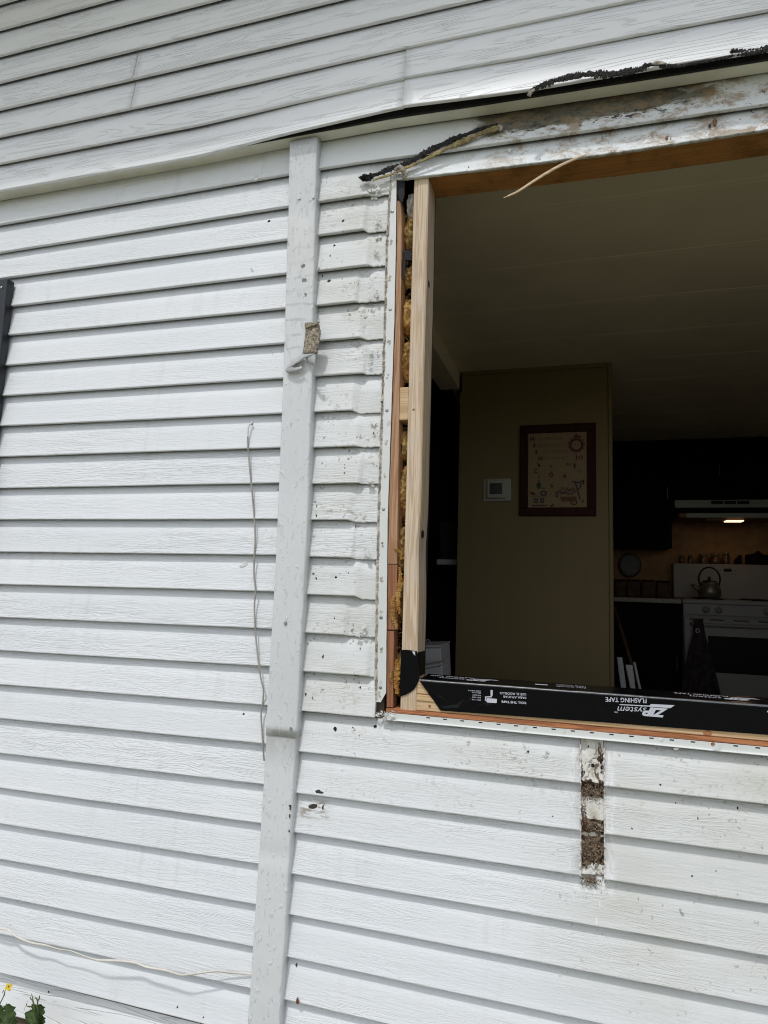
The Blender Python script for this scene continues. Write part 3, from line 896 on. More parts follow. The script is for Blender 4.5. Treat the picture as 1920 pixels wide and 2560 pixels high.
for i, (px, py) in enumerate([(978, 605), (974, 695), (972, 855), (968, 940), (964, 1104), (962, 1187), (955.5, 1360), (954, 1447), (952, 1532), (951.5, 1625), (948, 1735)]):
    p = P(px, py, 0.006)
    parts = []
    for j in range(5):
        parts.append(disc_y(p.x + R.uniform(-.003, .003), 0.0068, p.z + R.uniform(-.006, .006), R.uniform(.0015, .0042), 8, 0.0008 + 0.0012 * R.random(), .5, i * 9 + j, R.uniform(.5, 1)))
    v, f = merge(parts)
    obj('caulk_dab', v, f, M['caulk'], ff)
# ragged bead of old caulk along the board ends
bead = []
nb = 520
for i in range(nb):
    z = lerp(1.268, 2.690, i / (nb - 1))
    cx = interp([(1.26, -0.4995), (1.44, -0.5045), (1.73, -0.5082), (2.3, -0.5070), (2.5, -0.5080), (2.69, -0.5025)], z) + 0.0016 * nz(z * 38) + 0.0008 * nz(z * 190)
    wd = 0.0042 + 0.0022 * nz(z * 55, 4) + 0.0016 * nz(z * 160, 7) + 0.0022 * max(0, nz(z * 14, 11))
    wd = max(0.0012, wd)
    yy = 0.0052 - 0.0022 * abs(nz(z * 75, 2)) - 0.0015 * nz(z * 210, 5)
    bead.append([(cx - wd, 0.0112, z), (cx - wd * .8, yy + 0.0018, z), (cx - wd * .25, yy - 0.0008, z), (cx + wd * .15, yy + 0.0018 + 0.001 * nz(z * 120, 8), z), (cx + wd * .5, yy - 0.0002, z), (cx + wd, 0.0074, z), (cx + wd, 0.0112, z)])
v, f = loft_vf(bead)
obj('caulk_bead', v, f, M['caulk'], ff)
# crumpled paint and caulk in the bottom corner
parts = []
p0 = P(975, 1790, 0.0)
for i in range(26):
    c = Vector((p0.x + R.uniform(-.034, .022), R.uniform(-.006, .006), p0.z + R.uniform(-.010, .012)))
    pts = [c + Vector((R.uniform(-.010, .010), R.uniform(-.005, .004), R.uniform(-.007, .007))) for _ in range(3)]
    th = Vector((0, 0.0008, 0.0005))
    vv = [c] + pts
    q = [tuple(a) for a in vv] + [tuple(a + th) for a in vv]
    parts.append((q, [(0, 1, 2), (0, 2, 3), (4, 6, 5), (4, 7, 6), (0, 4, 5, 1), (1, 5, 6, 2), (2, 6, 7, 3), (3, 7, 4, 0)]))
v, f = merge(parts)
obj('peeled_paint', v, f, M['chip'], ff)

sf = thing('sill_flange', 'white slotted metal flange lying along the foot of the opening', 'flange', (0.4, 0.0, 1.222))
TOPZ, BOTZ = 1.2393, 1.2222
slots = [P(x, y, 0.001).x for x, y in ((1201.0, 1803), (1246, 1809), (1290, 1813), (1337, 1818), (1384, 1823), (1432, 1828), (1480, 1833), (1529, 1837), (1579, 1842), (1629, 1846), (1680, 1851), (1733, 1856), (1840, 1866), (1895, 1871))]
slots += [P(1112, 1795, .001).x, P(1070, 1791, .001).x, P(1155, 1800, .001).x] + [0.49 + 0.0575 * i for i in range(26)]
slots.sort()
SW, SH0, SH1 = 0.0048, 1.2345, 1.2377
parts = []
def fl_piece(x0, x1, z0, z1):
    parts.append(box_vf(x0, x1, 0.0032, 0.0055, z0, z1))
xa = -0.470
fl_piece(xa, OPEN_R, BOTZ + 0.0022, SH0)
fl_piece(xa, OPEN_R, SH1, TOPZ)
edges = [xa] + [q for s in slots for q in (s - SW, s + SW)] + [OPEN_R]
for i in range(0, len(edges), 2):
    fl_piece(edges[i], edges[i + 1], SH0, SH1)
v, f = merge(parts)
obj('slotted_plate', v, f, M['flange'], sf)
rows = []
for i in range(60):
    x = lerp(xa - 0.012, OPEN_R, i / 59)
    z = BOTZ + 0.0006 * nz(x * 5)
    rows.append([(x, 0.0034, z + 0.0026), (x, 0.0004, z + 0.0030), (x, -0.0016, z + 0.0016), (x, -0.0014, z), (x, 0.0036, z - 0.0010), (x, 0.0080, z - 0.0005)])
v, f = loft_vf(rows)
obj('rolled_edge', v, f, M['flange'], sf, smooth=True)
box('slot_backing', xa, OPEN_R, 0.0080, 0.0095, BOTZ, 1.2386, M['black'], sf)
for i, (px, py) in enumerate([(1782, 1860), (1654, 1849), (1690, 1872)]):
    p = P(px, py, 0.002)
    v, f = disc_y(p.x, 0.0034, p.z, 0.004 if i == 0 else 0.0032, 9, 0.0018, .3, i, 1.0 if i == 0 else 1.6)
    obj('nail' if i == 0 else 'paint_flake', v, f, M['cedar'] if i == 0 else M['chip'], sf)
pts = [(q.x, q.z) for q in Z4(1400, 1680, 3.19, [(1215, 615), (1240, 590), (1285, 575), (1270, 605), (1240, 612)], 0.0)]
v, f = prism_y(pts, -0.004, -0.003)
obj('paint_flake', v, f, M['chip'], sf)

# ------------------------------------------------------------------ black flashing tape
tp = thing('flashing_tape', 'black printed flashing tape folded over the window sill', 'tape', (0.4, 0.05, 1.26))
creases = [((-0.275, 1.268), (-0.238, 1.300), .0011), ((-0.222, 1.267), (-0.190, 1.290), .0011), ((-0.245, 1.270), (-0.205, 1.282), .0008), ((-0.30, 1.258), (-0.262, 1.290), .0009), ((-0.335, 1.2585), (-0.27, 1.2665), .0012), ((0.10, 1.287), (0.15, 1.279), .0005), ((-0.19, 1.288), (-0.11, 1.283), .0006), ((-0.36, 1.300), (-0.31, 1.272), .0006), ((0.02, 1.290), (0.07, 1.280), .0004)]
def tape_y(x, z):
    y = 0.0092 - 0.0003 * nz(x * 14, z * 30)
    for (ax, az), (bx, bz), h in creases:
        dx, dz = bx - ax, bz - az
        L2 = dx * dx + dz * dz
        t_ = max(0, min(1, ((x - ax) * dx + (z - az) * dz) / L2))
        d = math.hypot(x - ax - dx * t_, z - az - dz * t_)
        y -= 1.7 * h * math.exp(-(d / 0.0024) ** 2) * math.sin(math.pi * min(max(t_, .08), .92))
    return y
def tbot(x): return interp([(-0.34, 1.2548), (-0.331, 1.2551), (0.0284, 1.2605), (0.39, 1.2644), (1.3, 1.266)], x)
RT = 0.0042
rows = []
nx = 620
for i in range(nx + 1):
    u = i / nx
    r = []
    TZ = SILL_Z + 0.0006
    for j in range(17):                     # front face, bottom to top
        t_ = j / 16
        xl = lerp(-0.3312, -0.3868, t_)     # slanting cut at the left end
        x = lerp(xl, OPEN_R, u)
        z = lerp(tbot(x), TZ - RT, t_)
        r.append((x, tape_y(x, z), z))
    x = lerp(-0.3880, OPEN_R, u)
    bumpy = 0.0005 * nz(x * 9) + 0.0004 * nz(x * 31)
    yf = tape_y(x, TZ - RT)
    for a in (20, 40, 60, 80, 90):
        an = math.radians(a)
        r.append((x, yf + RT * (1 - math.cos(an)), TZ - RT + RT * math.sin(an) + bumpy))
    for j in range(1, 7):
        y = lerp(yf + RT, 0.1190, j / 6)
        r.append((x, y, TZ + bumpy * (1 - j / 6) + 0.0005 * nz(x * 22, y * 60)))
    rows.append(r)
v, f = grid_vf(rows)
obj('tape_sheet', v, f, M['tape'], tp, smooth=True)
v, f = grid_vf([[Vector(q) + Vector((0, -0.0003, 0.0002)) for q in r_[16:21]] for r_ in rows])
obj('highlight_strip', v, f, M['fold'], tp, smooth=True)  # added strip along the fold, its pale colour painting the rim highlight

# printed words, upside down as the roll was laid
def text_vf(txt, shear=0.0, fat=0.0, spacing=1.0):
    cu = bpy.data.curves.new('txt', 'FONT')
    cu.body = txt
    cu.size = 1.0
    cu.shear = shear
    cu.offset = fat
    cu.space_character = spacing
    cu.resolution_u = 3
    o = bpy.data.objects.new('txt', cu)
    COL.objects.link(o)
    bpy.context.view_layer.update()
    me = bpy.data.meshes.new_from_object(o.evaluated_get(bpy.context.evaluated_depsgraph_get()))
    V = [(q.co.x, q.co.y) for q in me.vertices]
    Fc = [tuple(p.vertices) for p in me.polygons]
    bpy.data.objects.remove(o)
    bpy.data.curves.remove(cu)
    bpy.data.meshes.remove(me)
    x0 = min(a for a, b in V); x1 = max(a for a, b in V); y0 = min(b for a, b in V); y1 = max(b for a, b in V)
    return [((a - x0) / (x1 - x0), (b - y0) / (y1 - y0)) for a, b in V], Fc

def print_front(name, txt, xs, xe, zs, ze, label=None, **kw):
    """xs = world x where the (upside-down) line starts, xe where it ends; zs base line, ze cap height"""
    V, Fc = text_vf(txt, **kw)
    vv = []
    for a, b in V:
        x = lerp(xs, xe, a); z = lerp(zs, ze, b)
        vv.append((x, tape_y(x, z) - 0.00035, z))
    return obj(name, vv, Fc, M['print'], tp)

def pxz(px, py): 
    q = P(px, py, 0.009)
    return q.x, q.z
def line_px(name, txt, xr, yr, xl, yl, cap, **kw):
    """from photo pixels: start of the line (right, base) and its end (left); cap = letter height in px"""
    V, Fc = text_vf(txt, **kw)
    vv = []
    for a, b in V:
        x, z = pxz(lerp(xr, xl, a), lerp(yr, yl, a) + cap * b)
        vv.append((x, tape_y(x, z) - 0.00045, z))
    return obj(name, vv, Fc, M['print'], tp)
ox, oy, s_ = 1400, 1680, 3.19
line_px('lettering', 'FLASHING TAPE', ox + 690 / s_, oy + 212 / s_, ox + 363 / s_, oy + 200 / s_, 11.5, fat=0.012)
line_px('lettering', 'ZIP', ox + 862 / s_, oy + 292 / s_, ox + 655 / s_, oy + 276 / s_, 23.0, fat=0.045, shear=0.35, spacing=0.92)
line_px('lettering', 'system', ox + 690 / s_, oy + 268 / s_, ox + 458 / s_, oy + 258 / s_, 17.5, fat=0.0, shear=0.25)
line_px('lettering', 'TM', ox + 462 / s_, oy + 315 / s_, ox + 436 / s_, oy + 313 / s_, 3.6, fat=0.01)
def shape_px(name, pts):
    vv = []
    for a, b in pts:
        x, z = pxz(a, b)
        vv.append((x, tape_y(x, z) - 0.0005, z))
    return obj(name, vv, [tuple(range(len(vv)))], M['print'], tp)
shape_px('logo_bar', [(ox + a / s_, oy + b / s_) for a, b in ((915, 265), (880, 288), (705, 276), (725, 255))])
shape_px('logo_bar', [(ox + a / s_, oy + b / s_) for a, b in ((715, 268), (710, 276), (475, 263), (475, 256))])
ox, oy, s_ = 1040, 1660, 3.77
line_px('lettering', 'ROLL THE TAPE', ox + 1038 / s_, oy + 357 / s_, ox + 806 / s_, oy + 343 / s_, 5.6, fat=0.02)
line_px('lettering', 'PARA APLICAR', ox + 1038 / s_, oy + 308 / s_, ox + 820 / s_, oy + 297 / s_, 5.6, fat=0.012)
line_px('lettering', 'USE EL RODILLO', ox + 1038 / s_, oy + 277 / s_, ox + 790 / s_, oy + 263 / s_, 5.6, fat=0.012)
for i, (txt, yy, xl) in enumerate((('ESR-1474', 336, 530), ('ESR-1473', 313, 532), ('ESR-2227', 292, 532), ('ESR-3373', 268, 532), ('CCMC #14019-R', 250, 490))):
    line_px('lettering', txt, ox + 610 / s_, oy + yy / s_, ox + xl / s_, oy + (yy - 8) / s_, 3.0, fat=0.008)
shape_px('roller_mark', [(ox + a / s_, oy + b / s_) for a, b in ((668, 322), (758, 328), (763, 336), (762, 362), (755, 368), (672, 362), (664, 356), (664, 328))])
shape_px('roller_mark', [(ox + a / s_, oy + b / s_) for a, b in ((703, 244), (723, 246), (722, 300), (703, 298))])
shape_px('roller_mark', [(ox + a / s_, oy + b / s_) for a, b in ((650, 306), (716, 302), (716, 314), (660, 316), (660, 348), (651, 348))])
shape_px('lettering', [(1917.5, 1777), (1923, 1777.5), (1923, 1781), (1917.5, 1780.5)])
# the same print running along the top of the sill
def line_top(txt, xs, xe, y0, y1, **kw):
    V, Fc = text_vf(txt, **kw)
    vv = [(lerp(xs, xe, a), lerp(y0, y1, b), SILL_Z + 0.0022 + 0.0002) for a, b in V]
    return obj('lettering', vv, Fc, M['print'], tp)
for base in (-0.29, 0.30):
    line_top('ZIP', base + 0.075, base + 0.015, 0.066, 0.040, fat=0.045, shear=0.35)
    line_top('system', base + 0.012, base - 0.055, 0.066, 0.046, shear=0.25)
    line_top('FLASHING TAPE', base + 0.030, base - 0.085, 0.088, 0.074, fat=0.01)
    vv = [(base + a, b, SILL_Z + 0.0024) for a, b in ((0.095, 0.071), (0.03, 0.071), (0.04, 0.076), (0.085, 0.080))]
    obj('logo_bar', vv, [(0, 1, 2, 3)], M['print'], tp)
line_top('ROLL THE TAPE', 0.015, -0.055, 0.056, 0.048, fat=0.02)
line_top('PARA APLICAR', 0.015, -0.05, 0.070, 0.062)
line_top('USE EL RODILLO', 0.015, -0.055, 0.084, 0.076)
vv = [(a, b, SILL_Z + 0.0024) for a, b in ((-0.075, 0.052), (-0.105, 0.052), (-0.105, 0.064), (-0.075, 0.064))]
obj('roller_mark', vv, [(0, 1, 2, 3)], M['print'], tp)

# second piece of tape wrapped round the foot of the stud
sw = thing('corner_tape', 'short piece of black tape wrapped round the foot of the stud', 'tape', (-0.416, 0.01, 1.29))
def sw_poly(pts, dens=5):
    return [(q.x, q.z) for q in Z4(920, 1300, 4.254, pts, 0.012)]
poly = sw_poly([(352, 1383), (400, 1380), (440, 1384), (520, 1396), (532, 1500), (540, 1600), (546, 1690), (500, 1790), (455, 1830), (400, 1860), (370, 1868), (338, 1885), (340, 1700), (348, 1500)])
v, f = prism_y(poly, 0.0118, 0.0143)
obj('front_wrap', v, f, M['tape'], sw, bevel=0.0006)
rows = []
for i in range(13):
    z = lerp(SILL_Z + 0.004, 1.3945, i / 12)
    rows.append([(-0.3950, 0.0125, z)] + [(-0.3946 + 0.0016 * max(0, 1 - (z - SILL_Z) / 0.02) + 0.0007 * nz(z * 70, y * 60), y, z - (0.004 if i == 12 else 0) * (y / 0.1)) for y in (0.0142, 0.03, 0.05, 0.07, 0.09, 0.1008)])
v, f = grid_vf(rows)
obj('side_wrap', v, f, M['tape'], sw, smooth=True)
for i in range(9):
    p = Vector((-0.3940, R.uniform(0.02, 0.09), 1.335 + 0.035 * R.random()))
    v, f = lathe_vf([(0.0012, 0), (0.0008, 0.0008), (0.0002, 0.001)], 0, 0, 7)
    obj('air_bubble', [(p.x + c, p.y + a, p.z + b) for a, b, c in v], f, M['tape'], sw, smooth=True)
poly = sw_poly([(472, 1396), (500, 1398), (503, 1442), (480, 1420)])
v, f = prism_y(poly, 0.0112, 0.0119)
obj('liner_corner', v, f, M['print'], sw)

# ------------------------------------------------------------------ rotten patch where a batten was pulled off
pt = thing('rotten_patch', 'narrow upright patch of rotten brown wood under the sill', 'rot patch', (0.028, 0.01, 0.9))
def patch_board(zb, ztop, seed, yl):
    rows = []
    n = 40
    for i in range(n + 1):
        z = lerp(zb, ztop, i / n)
        r = []
        for j in range(15):
            u = j / 14
            x = lerp(PX0 + 0.0012, PX1 - 0.0012, u)
            if 0 < j < 14: x += 0.0008 * nz(z * 90, j)
            hole = sstep(0.12, 0.42, nz(x * 60, z * 42, seed) + 0.25 * nz(x * 190, z * 150, seed))
            y = lerp(yl, YT, (z - zb) / 0.114) + 0.0012 * nz(x * 70, z * 60, seed) + 0.006 * hole
            if j in (13, 14): y += 0.006 * sstep(0.1, 0.3, nz(z * 36, seed + 4))
            if i == 0: z += 0.0015 * nz(x * 140, seed)
            r.append((x, y, z))
        rows.append(r)
    rows.insert(0, [(x, YT + 0.0008, z) for x, y, z in rows[0]])
    v, f = grid_vf(rows)
    return obj('rotten_board', v, f, M['rot'], pt)
patch_board(CR[17] + 0.004, 1.2232, 1.1, 0.0035)
patch_board(CR[18] + 0.002, CR[17] + 0.008, 5.3, 0.0045)
patch_board(CR[19] + 0.004, CR[18] + 0.006, 8.8, 0.0052)
# crumbs, frass and old nest packed under the laps
def crumbs(n, zc, dz, xc, dx, seed):
    rr = random.Random(seed)
    parts = []
    for i in range(n):
        c = Vector((xc + rr.gauss(0, dx), YB - 0.0035 - abs(rr.gauss(0, 0.003)), zc + rr.gauss(0, dz)))
        c.x = min(max(c.x, PX0 + 0.003), PX1 - 0.003)
        a = rr.uniform(0, 6.28)
        l = rr.uniform(0.002, 0.007)
        k = rr.uniform(-1.2, 1.2)
        path = [c + Vector((math.cos(a + k * t_) * l * t_, -0.002 * math.sin(3 * t_), math.sin(a + k * t_) * l * t_)) for t_ in (0, .35, .7, 1.0)]
        parts.append(tube_vf(path, rr.uniform(0.0004, 0.0011), 4, 0.6))
    v, f = merge(parts)
    o = obj('crumbs', v, f, M['debris'], pt)
    o['kind'] = 'stuff'
mid = (PX0 + PX1) / 2
crumbs(170, 1.102, 0.0085, mid, 0.0125, 1)
crumbs(70, 1.030, 0.005, mid, 0.013, 2)
crumbs(230, 0.972, 0.017, mid, 0.0125, 3)
crumbs(110, 0.908, 0.006, mid - 0.006, 0.011, 4)
# side edges of the cut: peeled paint and grey primer
for j, (x, s_) in enumerate(((PX0, -1), (PX1, 1))):
    rows = []
    for i in range(240):
        z = lerp(0.906, 1.206, i / 239)
        below = max(q for q in CR.values() if q <= z)
        y = lerp(YB - LIP, YT, (z - below) / 0.114)
        wd = 0.0012 + 0.0032 * max(0, nz(z * 70, j)) + 0.0052 * max(0, nz(z * 24, j + 3)) + 0.0015 * nz(z * 190, j)
        rows.append([(x + s_ * 0.0002, y + 0.004, z), (x - s_ * (0.0012 + 0.0028 * max(0, nz(z * 55, j + 6)) + 0.0012 * nz(z * 170, j)), y - 0.0010 - 0.001 * nz(z * 130, j), z), (x + s_ * wd, y - 0.0006, z), (x + s_ * (wd + 0.0006), y + 0.0012, z)])
    v, f = loft_vf(rows)
    obj('torn_edge', v, f, simple('torn_primer', (0.55, 0.51, 0.47), 0.8, 0.5, 110), pt)
for i, (px, py, r) in enumerate([(1482, 1914, .0052), (1480, 1989, .0045), (1478, 2062, .0045), (1502, 1906, .0055), (1504, 1918, .0050), (1503, 1991, .004), (1504, 2103, .0065), (1506, 2145, .005), (1471, 1838 + 30, .003), (1476, 2140, .003)]):
    p = P(px, py, 0.006)
    below = max(q for q in CR.values() if q <= p.z)
    y = lerp(0.0045, YT, (p.z - below) / 0.114)
    v, f = disc_y(p.x, y, p.z, r, 10, 0.0012, .45, i, .7)
    obj('borehole', v, f, M['hole'], pt)

for i, (px, y0, y1, r) in enumerate([(1452, 2289, 2308, .0022), (1491, 2284, 2314, .0026), (1500, 2238, 2272, .0018), (1488, 2225, 2240, .003), (1434, 2235, 2248, .002), (1468, 2222, 2236, .003)]):
    a, b = P(px, y0, 0.004), P(px, y1, 0.003)
    below = max(q for q in CR.values() if q <= b.z)
    pa = Vector((a.x, lerp(YB - LIP, YT, (a.z - below) / 0.114) + 0.0004, a.z))
    pb = Vector((b.x, lerp(YB - LIP, YT, (b.z - below) / 0.114) + 0.0004, b.z))
    v, f = tube_vf([pa.lerp(pb, q / 6) for q in range(7)], lambda i, r=r: r * (0.25 + 0.75 * i / 6) if i < 6 else r * .4, 7, 0.45)
    obj('paint_drip', v, f, M['fresh'], pt, smooth=True)

# ------------------------------------------------------------------ tar and torn flashing over the opening
def ragged(name, path, rad, mat, seed, flat=0.8, parent=None, rough=0.6):
    """torn, flattened strip stuck to the wall: ragged long edges, crusty face"""
    path = smooth_path(path, 40)
    n = len(path)
    rings = []
    m_ = 9
    for i, p in enumerate(path):
        a = path[max(0, i - 1)]; b = path[min(n - 1, i + 1)]
        t_ = (b - a).normalized()
        sd = Vector((-t_.z, 0, t_.x)).normalized()
        r = rad(i / (n - 1))
        s0 = i * 0.37
        up_ = r * (1 + rough * (0.55 * nz(i * 0.11, seed) + 0.55 * nz(i * 0.43, seed + 3) + 0.35 * nz(i * 1.1, seed + 4)))
        dn_ = r * (1 + rough * (0.55 * nz(i * 0.13, seed + 7) + 0.55 * nz(i * 0.47, seed + 9) + 0.35 * nz(i * 1.2, seed + 5)))
        if i in (0, n - 1): up_ *= 0.3; dn_ *= 0.3
        front = []
        for j in range(m_):
            u = j / (m_ - 1)
            off = lerp(-dn_, up_, u)
            th = r * flat * (0.35 + 0.65 * math.sin(math.pi * u)) * (1 + 0.7 * nz(i * 0.35, j * 1.3, seed)) + 0.0012 * nz(i * 0.9, j * 2.1, seed + 2) * rough
            front.append(p + sd * off + Vector((0, -max(0.0006, th), 0)))
        rings.append(front + [p + sd * up_ + Vector((0, 0.003, 0)), p - sd * dn_ + Vector((0, 0.003, 0))])
    v, f = loft_vf(rings)
    return obj(name, v, f, mat, parent, smooth=False)
# torn insulation hanging over the cedar strips
for j_, (pts, r_) in enumerate([(Z4(920, 1300, 4.254, [(280, 305), (315, 325), (345, 360), (352, 420)], 0.0125), .0042),
                           (Z4(920, 1300, 4.254, [(285, 800), (262, 860), (262, 940), (262, 1020), (290, 1100), (305, 1160)], 0.0100), .0062),
                           (Z4(920, 1300, 4.254, [(335, 500), (345, 600), (335, 700), (318, 800), (320, 900), (335, 1000)], 0.0140), .0060),
                           (Z4(920, 1300, 4.254, [(300, 1480), (310, 1600), (300, 1720), (312, 1850)], 0.0200), .0085),
                           (Z4(920, 1300, 4.254, [(250, 1600), (236, 1680), (250, 1725)], 0.0105), .0032)]):
    ragged('tuft', pts, lambda t_, r_=r_: r_ * (0.35 + 0.65 * math.sin(math.pi * min(max(t_, .05), .95))), M['insul'], 30 + j_ * 3, .55, ins, 1.35)
k = 1920 / 1659
tarA = thing('tar_crust', 'crust of black tar along the bottom edge of the vinyl cladding', 'tar', (0.1, -0.06, 2.85))
ragged('crust', [P(a * k, b * k, -0.062) for a, b in ((1146, 203), (1158, 190), (1180, 181), (1215, 170), (1262, 161), (1310, 160), (1352, 155), (1385, 148), (1404, 140), (1440, 142), (1462, 142))], lambda t_: (0.0030 + 0.0045 * math.sin(math.pi * min(1, t_ * 1.15)) ** .5 if t_ < .85 else 0.0045) * (0.75 + 0.5 * abs(math.sin(t_ * 23))), M['tar'], 1, .3, tarA, 1.3)
ragged('crust', [P(a * k, b * k, -0.061) for a, b in ((1462, 144), (1500, 136), (1540, 129), (1575, 121), (1585, 112), (1598, 113), (1625, 112), (1660, 104), (1720, 92), (1800, 78))], lambda t_: 0.0030 + 0.0042 * sstep(.3, .45, t_), M['tar'], 2, .3, tarA, 1.3)
ragged('pale_tip', [P(a * k, b * k, -0.064) for a, b in ((1142, 206), (1147, 199), (1155, 193))], lambda t_: 0.005 - 0.002 * t_, M['caulk'], 3, .6, tarA)
ragged('pale_patch', [P(a * k, b * k, -0.067) for a, b in ((1408, 137), (1422, 135), (1438, 136))], lambda t_: 0.0045 * math.sin(math.pi * min(max(t_, .1), .9)), M['caulk'], 4, .4, tarA)

tarB = thing('torn_flashing', 'torn strip of black flashing with yellow backing at the opening corner', 'flashing strip', (-0.45, -0.01, 2.72))
z9 = lambda pts, Y: Z4(900, 240, 2.765, pts, Y)
ragged('black_strip', z9([(18, 572), (60, 556), (130, 535), (210, 500), (300, 470), (370, 440), (440, 395), (540, 345), (640, 300), (740, 262), (850, 220), (955, 192)], -0.007), lambda t_: (lerp(0.0050, 0.0070, math.sin(math.pi * t_)) if t_ < .75 else lerp(0.0062, 0.002, (t_ - .75) / .25)) * (0.7 + 0.5 * abs(math.sin(t_ * 19))), M['tar'], 6, .3, tarB, 1.25)
ragged('yellow_backing', z9([(100, 575), (230, 535), (330, 490), (430, 445), (530, 395), (640, 342), (750, 295), (860, 248), (960, 215)], -0.010), lambda t_: (lerp(0.002, 0.0052, t_) if t_ < .6 else 0.0060) * (0.6 + 0.6 * abs(math.sin(t_ * 14 + 1))), simple('yellowed_foam', (0.33, 0.26, 0.12), 0.85, 0.35, 50, 0.7, 140, bdist=0.003), 9, .3, tarB, .9)
ragged('felt_end', z9([(6, 578), (25, 560), (55, 568), (80, 552)], -0.010), lambda t_: 0.008, M['tar'], 15, .5, tarB, 1.3)
ragged('loose_fold', z9([(235, 545), (262, 500), (290, 500), (310, 545), (290, 562)], -0.008), lambda t_: 0.0065, M['caulk'], 12, .5, tarB, 1.0)
ragged('caulk_end', z9([(950, 205), (975, 212), (970, 238)], -0.010), lambda t_: 0.0030, M['caulk'], 18, .5, tarB, .3)
# rust-coloured rub and loose lumps on the lower course over the opening
for i, (px, py, r, mt_) in enumerate([(1276, 345, .011, 'dry'), (1274, 375, .006, 'chip'), (1349, 396, .0036, 'nail'), (1677, 343, .0036, 'nail'), (1668, 342, .006, 'dry'), (1788, 303, .009, 'dry'), (1775, 312, .005, 'bug'), (1171, 416, .0025, 'bug')]):
    p = P(px, py, 0.003)
    v, f = disc_y(p.x, 0.0068 if p.z < 2.73 else 0.003, p.z, r, 12, 0.0022, .35, i, .55)
    obj('stuck_lump' if mt_ != 'nail' else 'nail', v, f, M[mt_], wall)

sp = smooth_path(z9([(1565, 405), (1500, 432), (1400, 478), (1300, 535), (1200, 600), (1100, 668), (1040, 700), (995, 722)], -0.006), 5)
n = len(sp)
sp = [q + Vector((0, -0.012 * (i / n), 0)) for i, q in enumerate(sp)]
v, f = tube_vf(sp, lambda i: 0.0036 * (0.35 + 0.75 * math.sin(math.pi * (0.25 + .7 * i / n))) * (1 if i < n - 4 else 0.5) * (0.55 + 0.45 * min(1, i / 6)), 6, .45)
tag(obj('wood_splinter', v, f, M['splinter']), 'long pale wood splinter hanging from the header edge', 'splinter')

# ------------------------------------------------------------------ weathered tape hanging on the batten
sc = thing('tape_scrap', 'weathered brown and grey scrap of tape peeling off the batten', 'tape scrap', (-0.72, -0.03, 2.12))
zz = lambda a, b, Y: P(680 + a / 10.37, 780 + b / 10.37, Y)
def sheet(name, left, right, ylo, yhi, mat, n=16, m=8, seed=0, curl=0.006):
    rows = []
    for i in range(n + 1):
        t_ = i / n
        a = interp_pt(left, t_); b = interp_pt(right, t_)
        r = []
        for j in range(m + 1):
            u = j / m
            Y = lerp(ylo, yhi, u) - curl * math.sin(math.pi * u) * (0.6 + 0.4 * math.sin(3 * t_)) + 0.0015 * nz(t_ * 6, u * 4, seed)
            ed = (1.0 if j in (0, m) else 0.25) * 20
            r.append(zz(lerp(a[0], b[0], u) + ed * nz(t_ * 9, u * 3, seed + 20), lerp(a[1], b[1], u) + (22 if i in (0, n) else 5) * nz(u * 8, t_ * 5, seed + 30), Y))
        rows.append(r)
    v, f = grid_vf(rows)
    o = obj(name, v, f, mat, sc, smooth=True)
    sm_ = o.modifiers.new('thickness', 'SOLIDIFY')
    sm_.thickness = 0.0007
    return o
def interp_pt(pl, t_):
    q = t_ * (len(pl) - 1)
    i = min(int(q), len(pl) - 2)
    return (lerp(pl[i][0], pl[i + 1][0], q - i), lerp(pl[i][1], pl[i + 1][1], q - i))
sheet('brown_strip', [(862, 300), (865, 500), (845, 740), (815, 920), (785, 1075)], [(1215, 300), (1265, 480), (1255, 640), (1220, 850), (1165, 1080)], -0.026, -0.034, M['scrap'], seed=1, curl=0.006)
sheet('folded_top', [(850, 275), (845, 350), (862, 425)], [(1245, 245), (1225, 290), (1205, 315)], -0.032, -0.040, M['scrap'], 6, 8, 2, 0.003)
sheet('grey_curl', [(800, 1085), (620, 1190), (470, 1330), (345, 1490)], [(1110, 1085), (850, 1180), (760, 1270), (640, 1330)], -0.030, -0.040, M['scrap_g'], 14, 6, 3, 0.005)
sheet('grey_curl', [(345, 1500), (370, 1550), (395, 1590)], [(775, 1400), (800, 1440), (780, 1500)], -0.030, -0.036, M['scrap_g'], 5, 10, 4, 0.006)
sheet('grey_curl', [(470, 1420), (600, 1350), (700, 1300)], [(770, 1400), (790, 1340), (770, 1290)], -0.028, -0.031, M['scrap_g'], 6, 6, 5, 0.002)
sheet('grey_curl', [(885, 1190), (890, 1270), (960, 1350), (1060, 1385)], [(1110, 1095), (1135, 1180), (1135, 1300), (1120, 1380)], -0.028, -0.046, M['scrap_g'], 10, 8, 6, 0.010)

# ------------------------------------------------------------------ cords
pts = [(122, 598), (100, 594), (84, 596), (77, 625), (72, 700), (75, 820), (90, 1000), (110, 1200), (132, 1460), (140, 1650), (130, 1850), (130, 2000), (145, 2130)]
path = [(600 + a / 3.6865, 900 + b / 3.6865) for a, b in pts] + [(600 + a / 3.6865, 1400 + b / 3.6865) for a, b in [(133, 420), (140, 640), (165, 900), (190, 1080), (215, 1190), (212, 1290), (195, 1420), (205, 1600), (218, 1800), (223, 1850)]]
ys = [0.004, 0.0, -0.004, -0.006, -0.005, -0.004, -0.003, -0.003, -0.003, -0.004, -0.004, -0.004, -0.004, -0.005, -0.006, -0.008, -0.012, -0.012, -0.006, -0.006, -0.006, -0.006, -0.005]
cp = smooth_path([P(a, b, y) for (a, b), y in zip(path, ys)], 6)
v, f = tube_vf(cp, lambda i: 0.0023, 8)
cordo = thing('loose_cord', 'thin grey cord hanging down the siding left of the batten', 'cord', (-0.83, -0.005, 1.17))
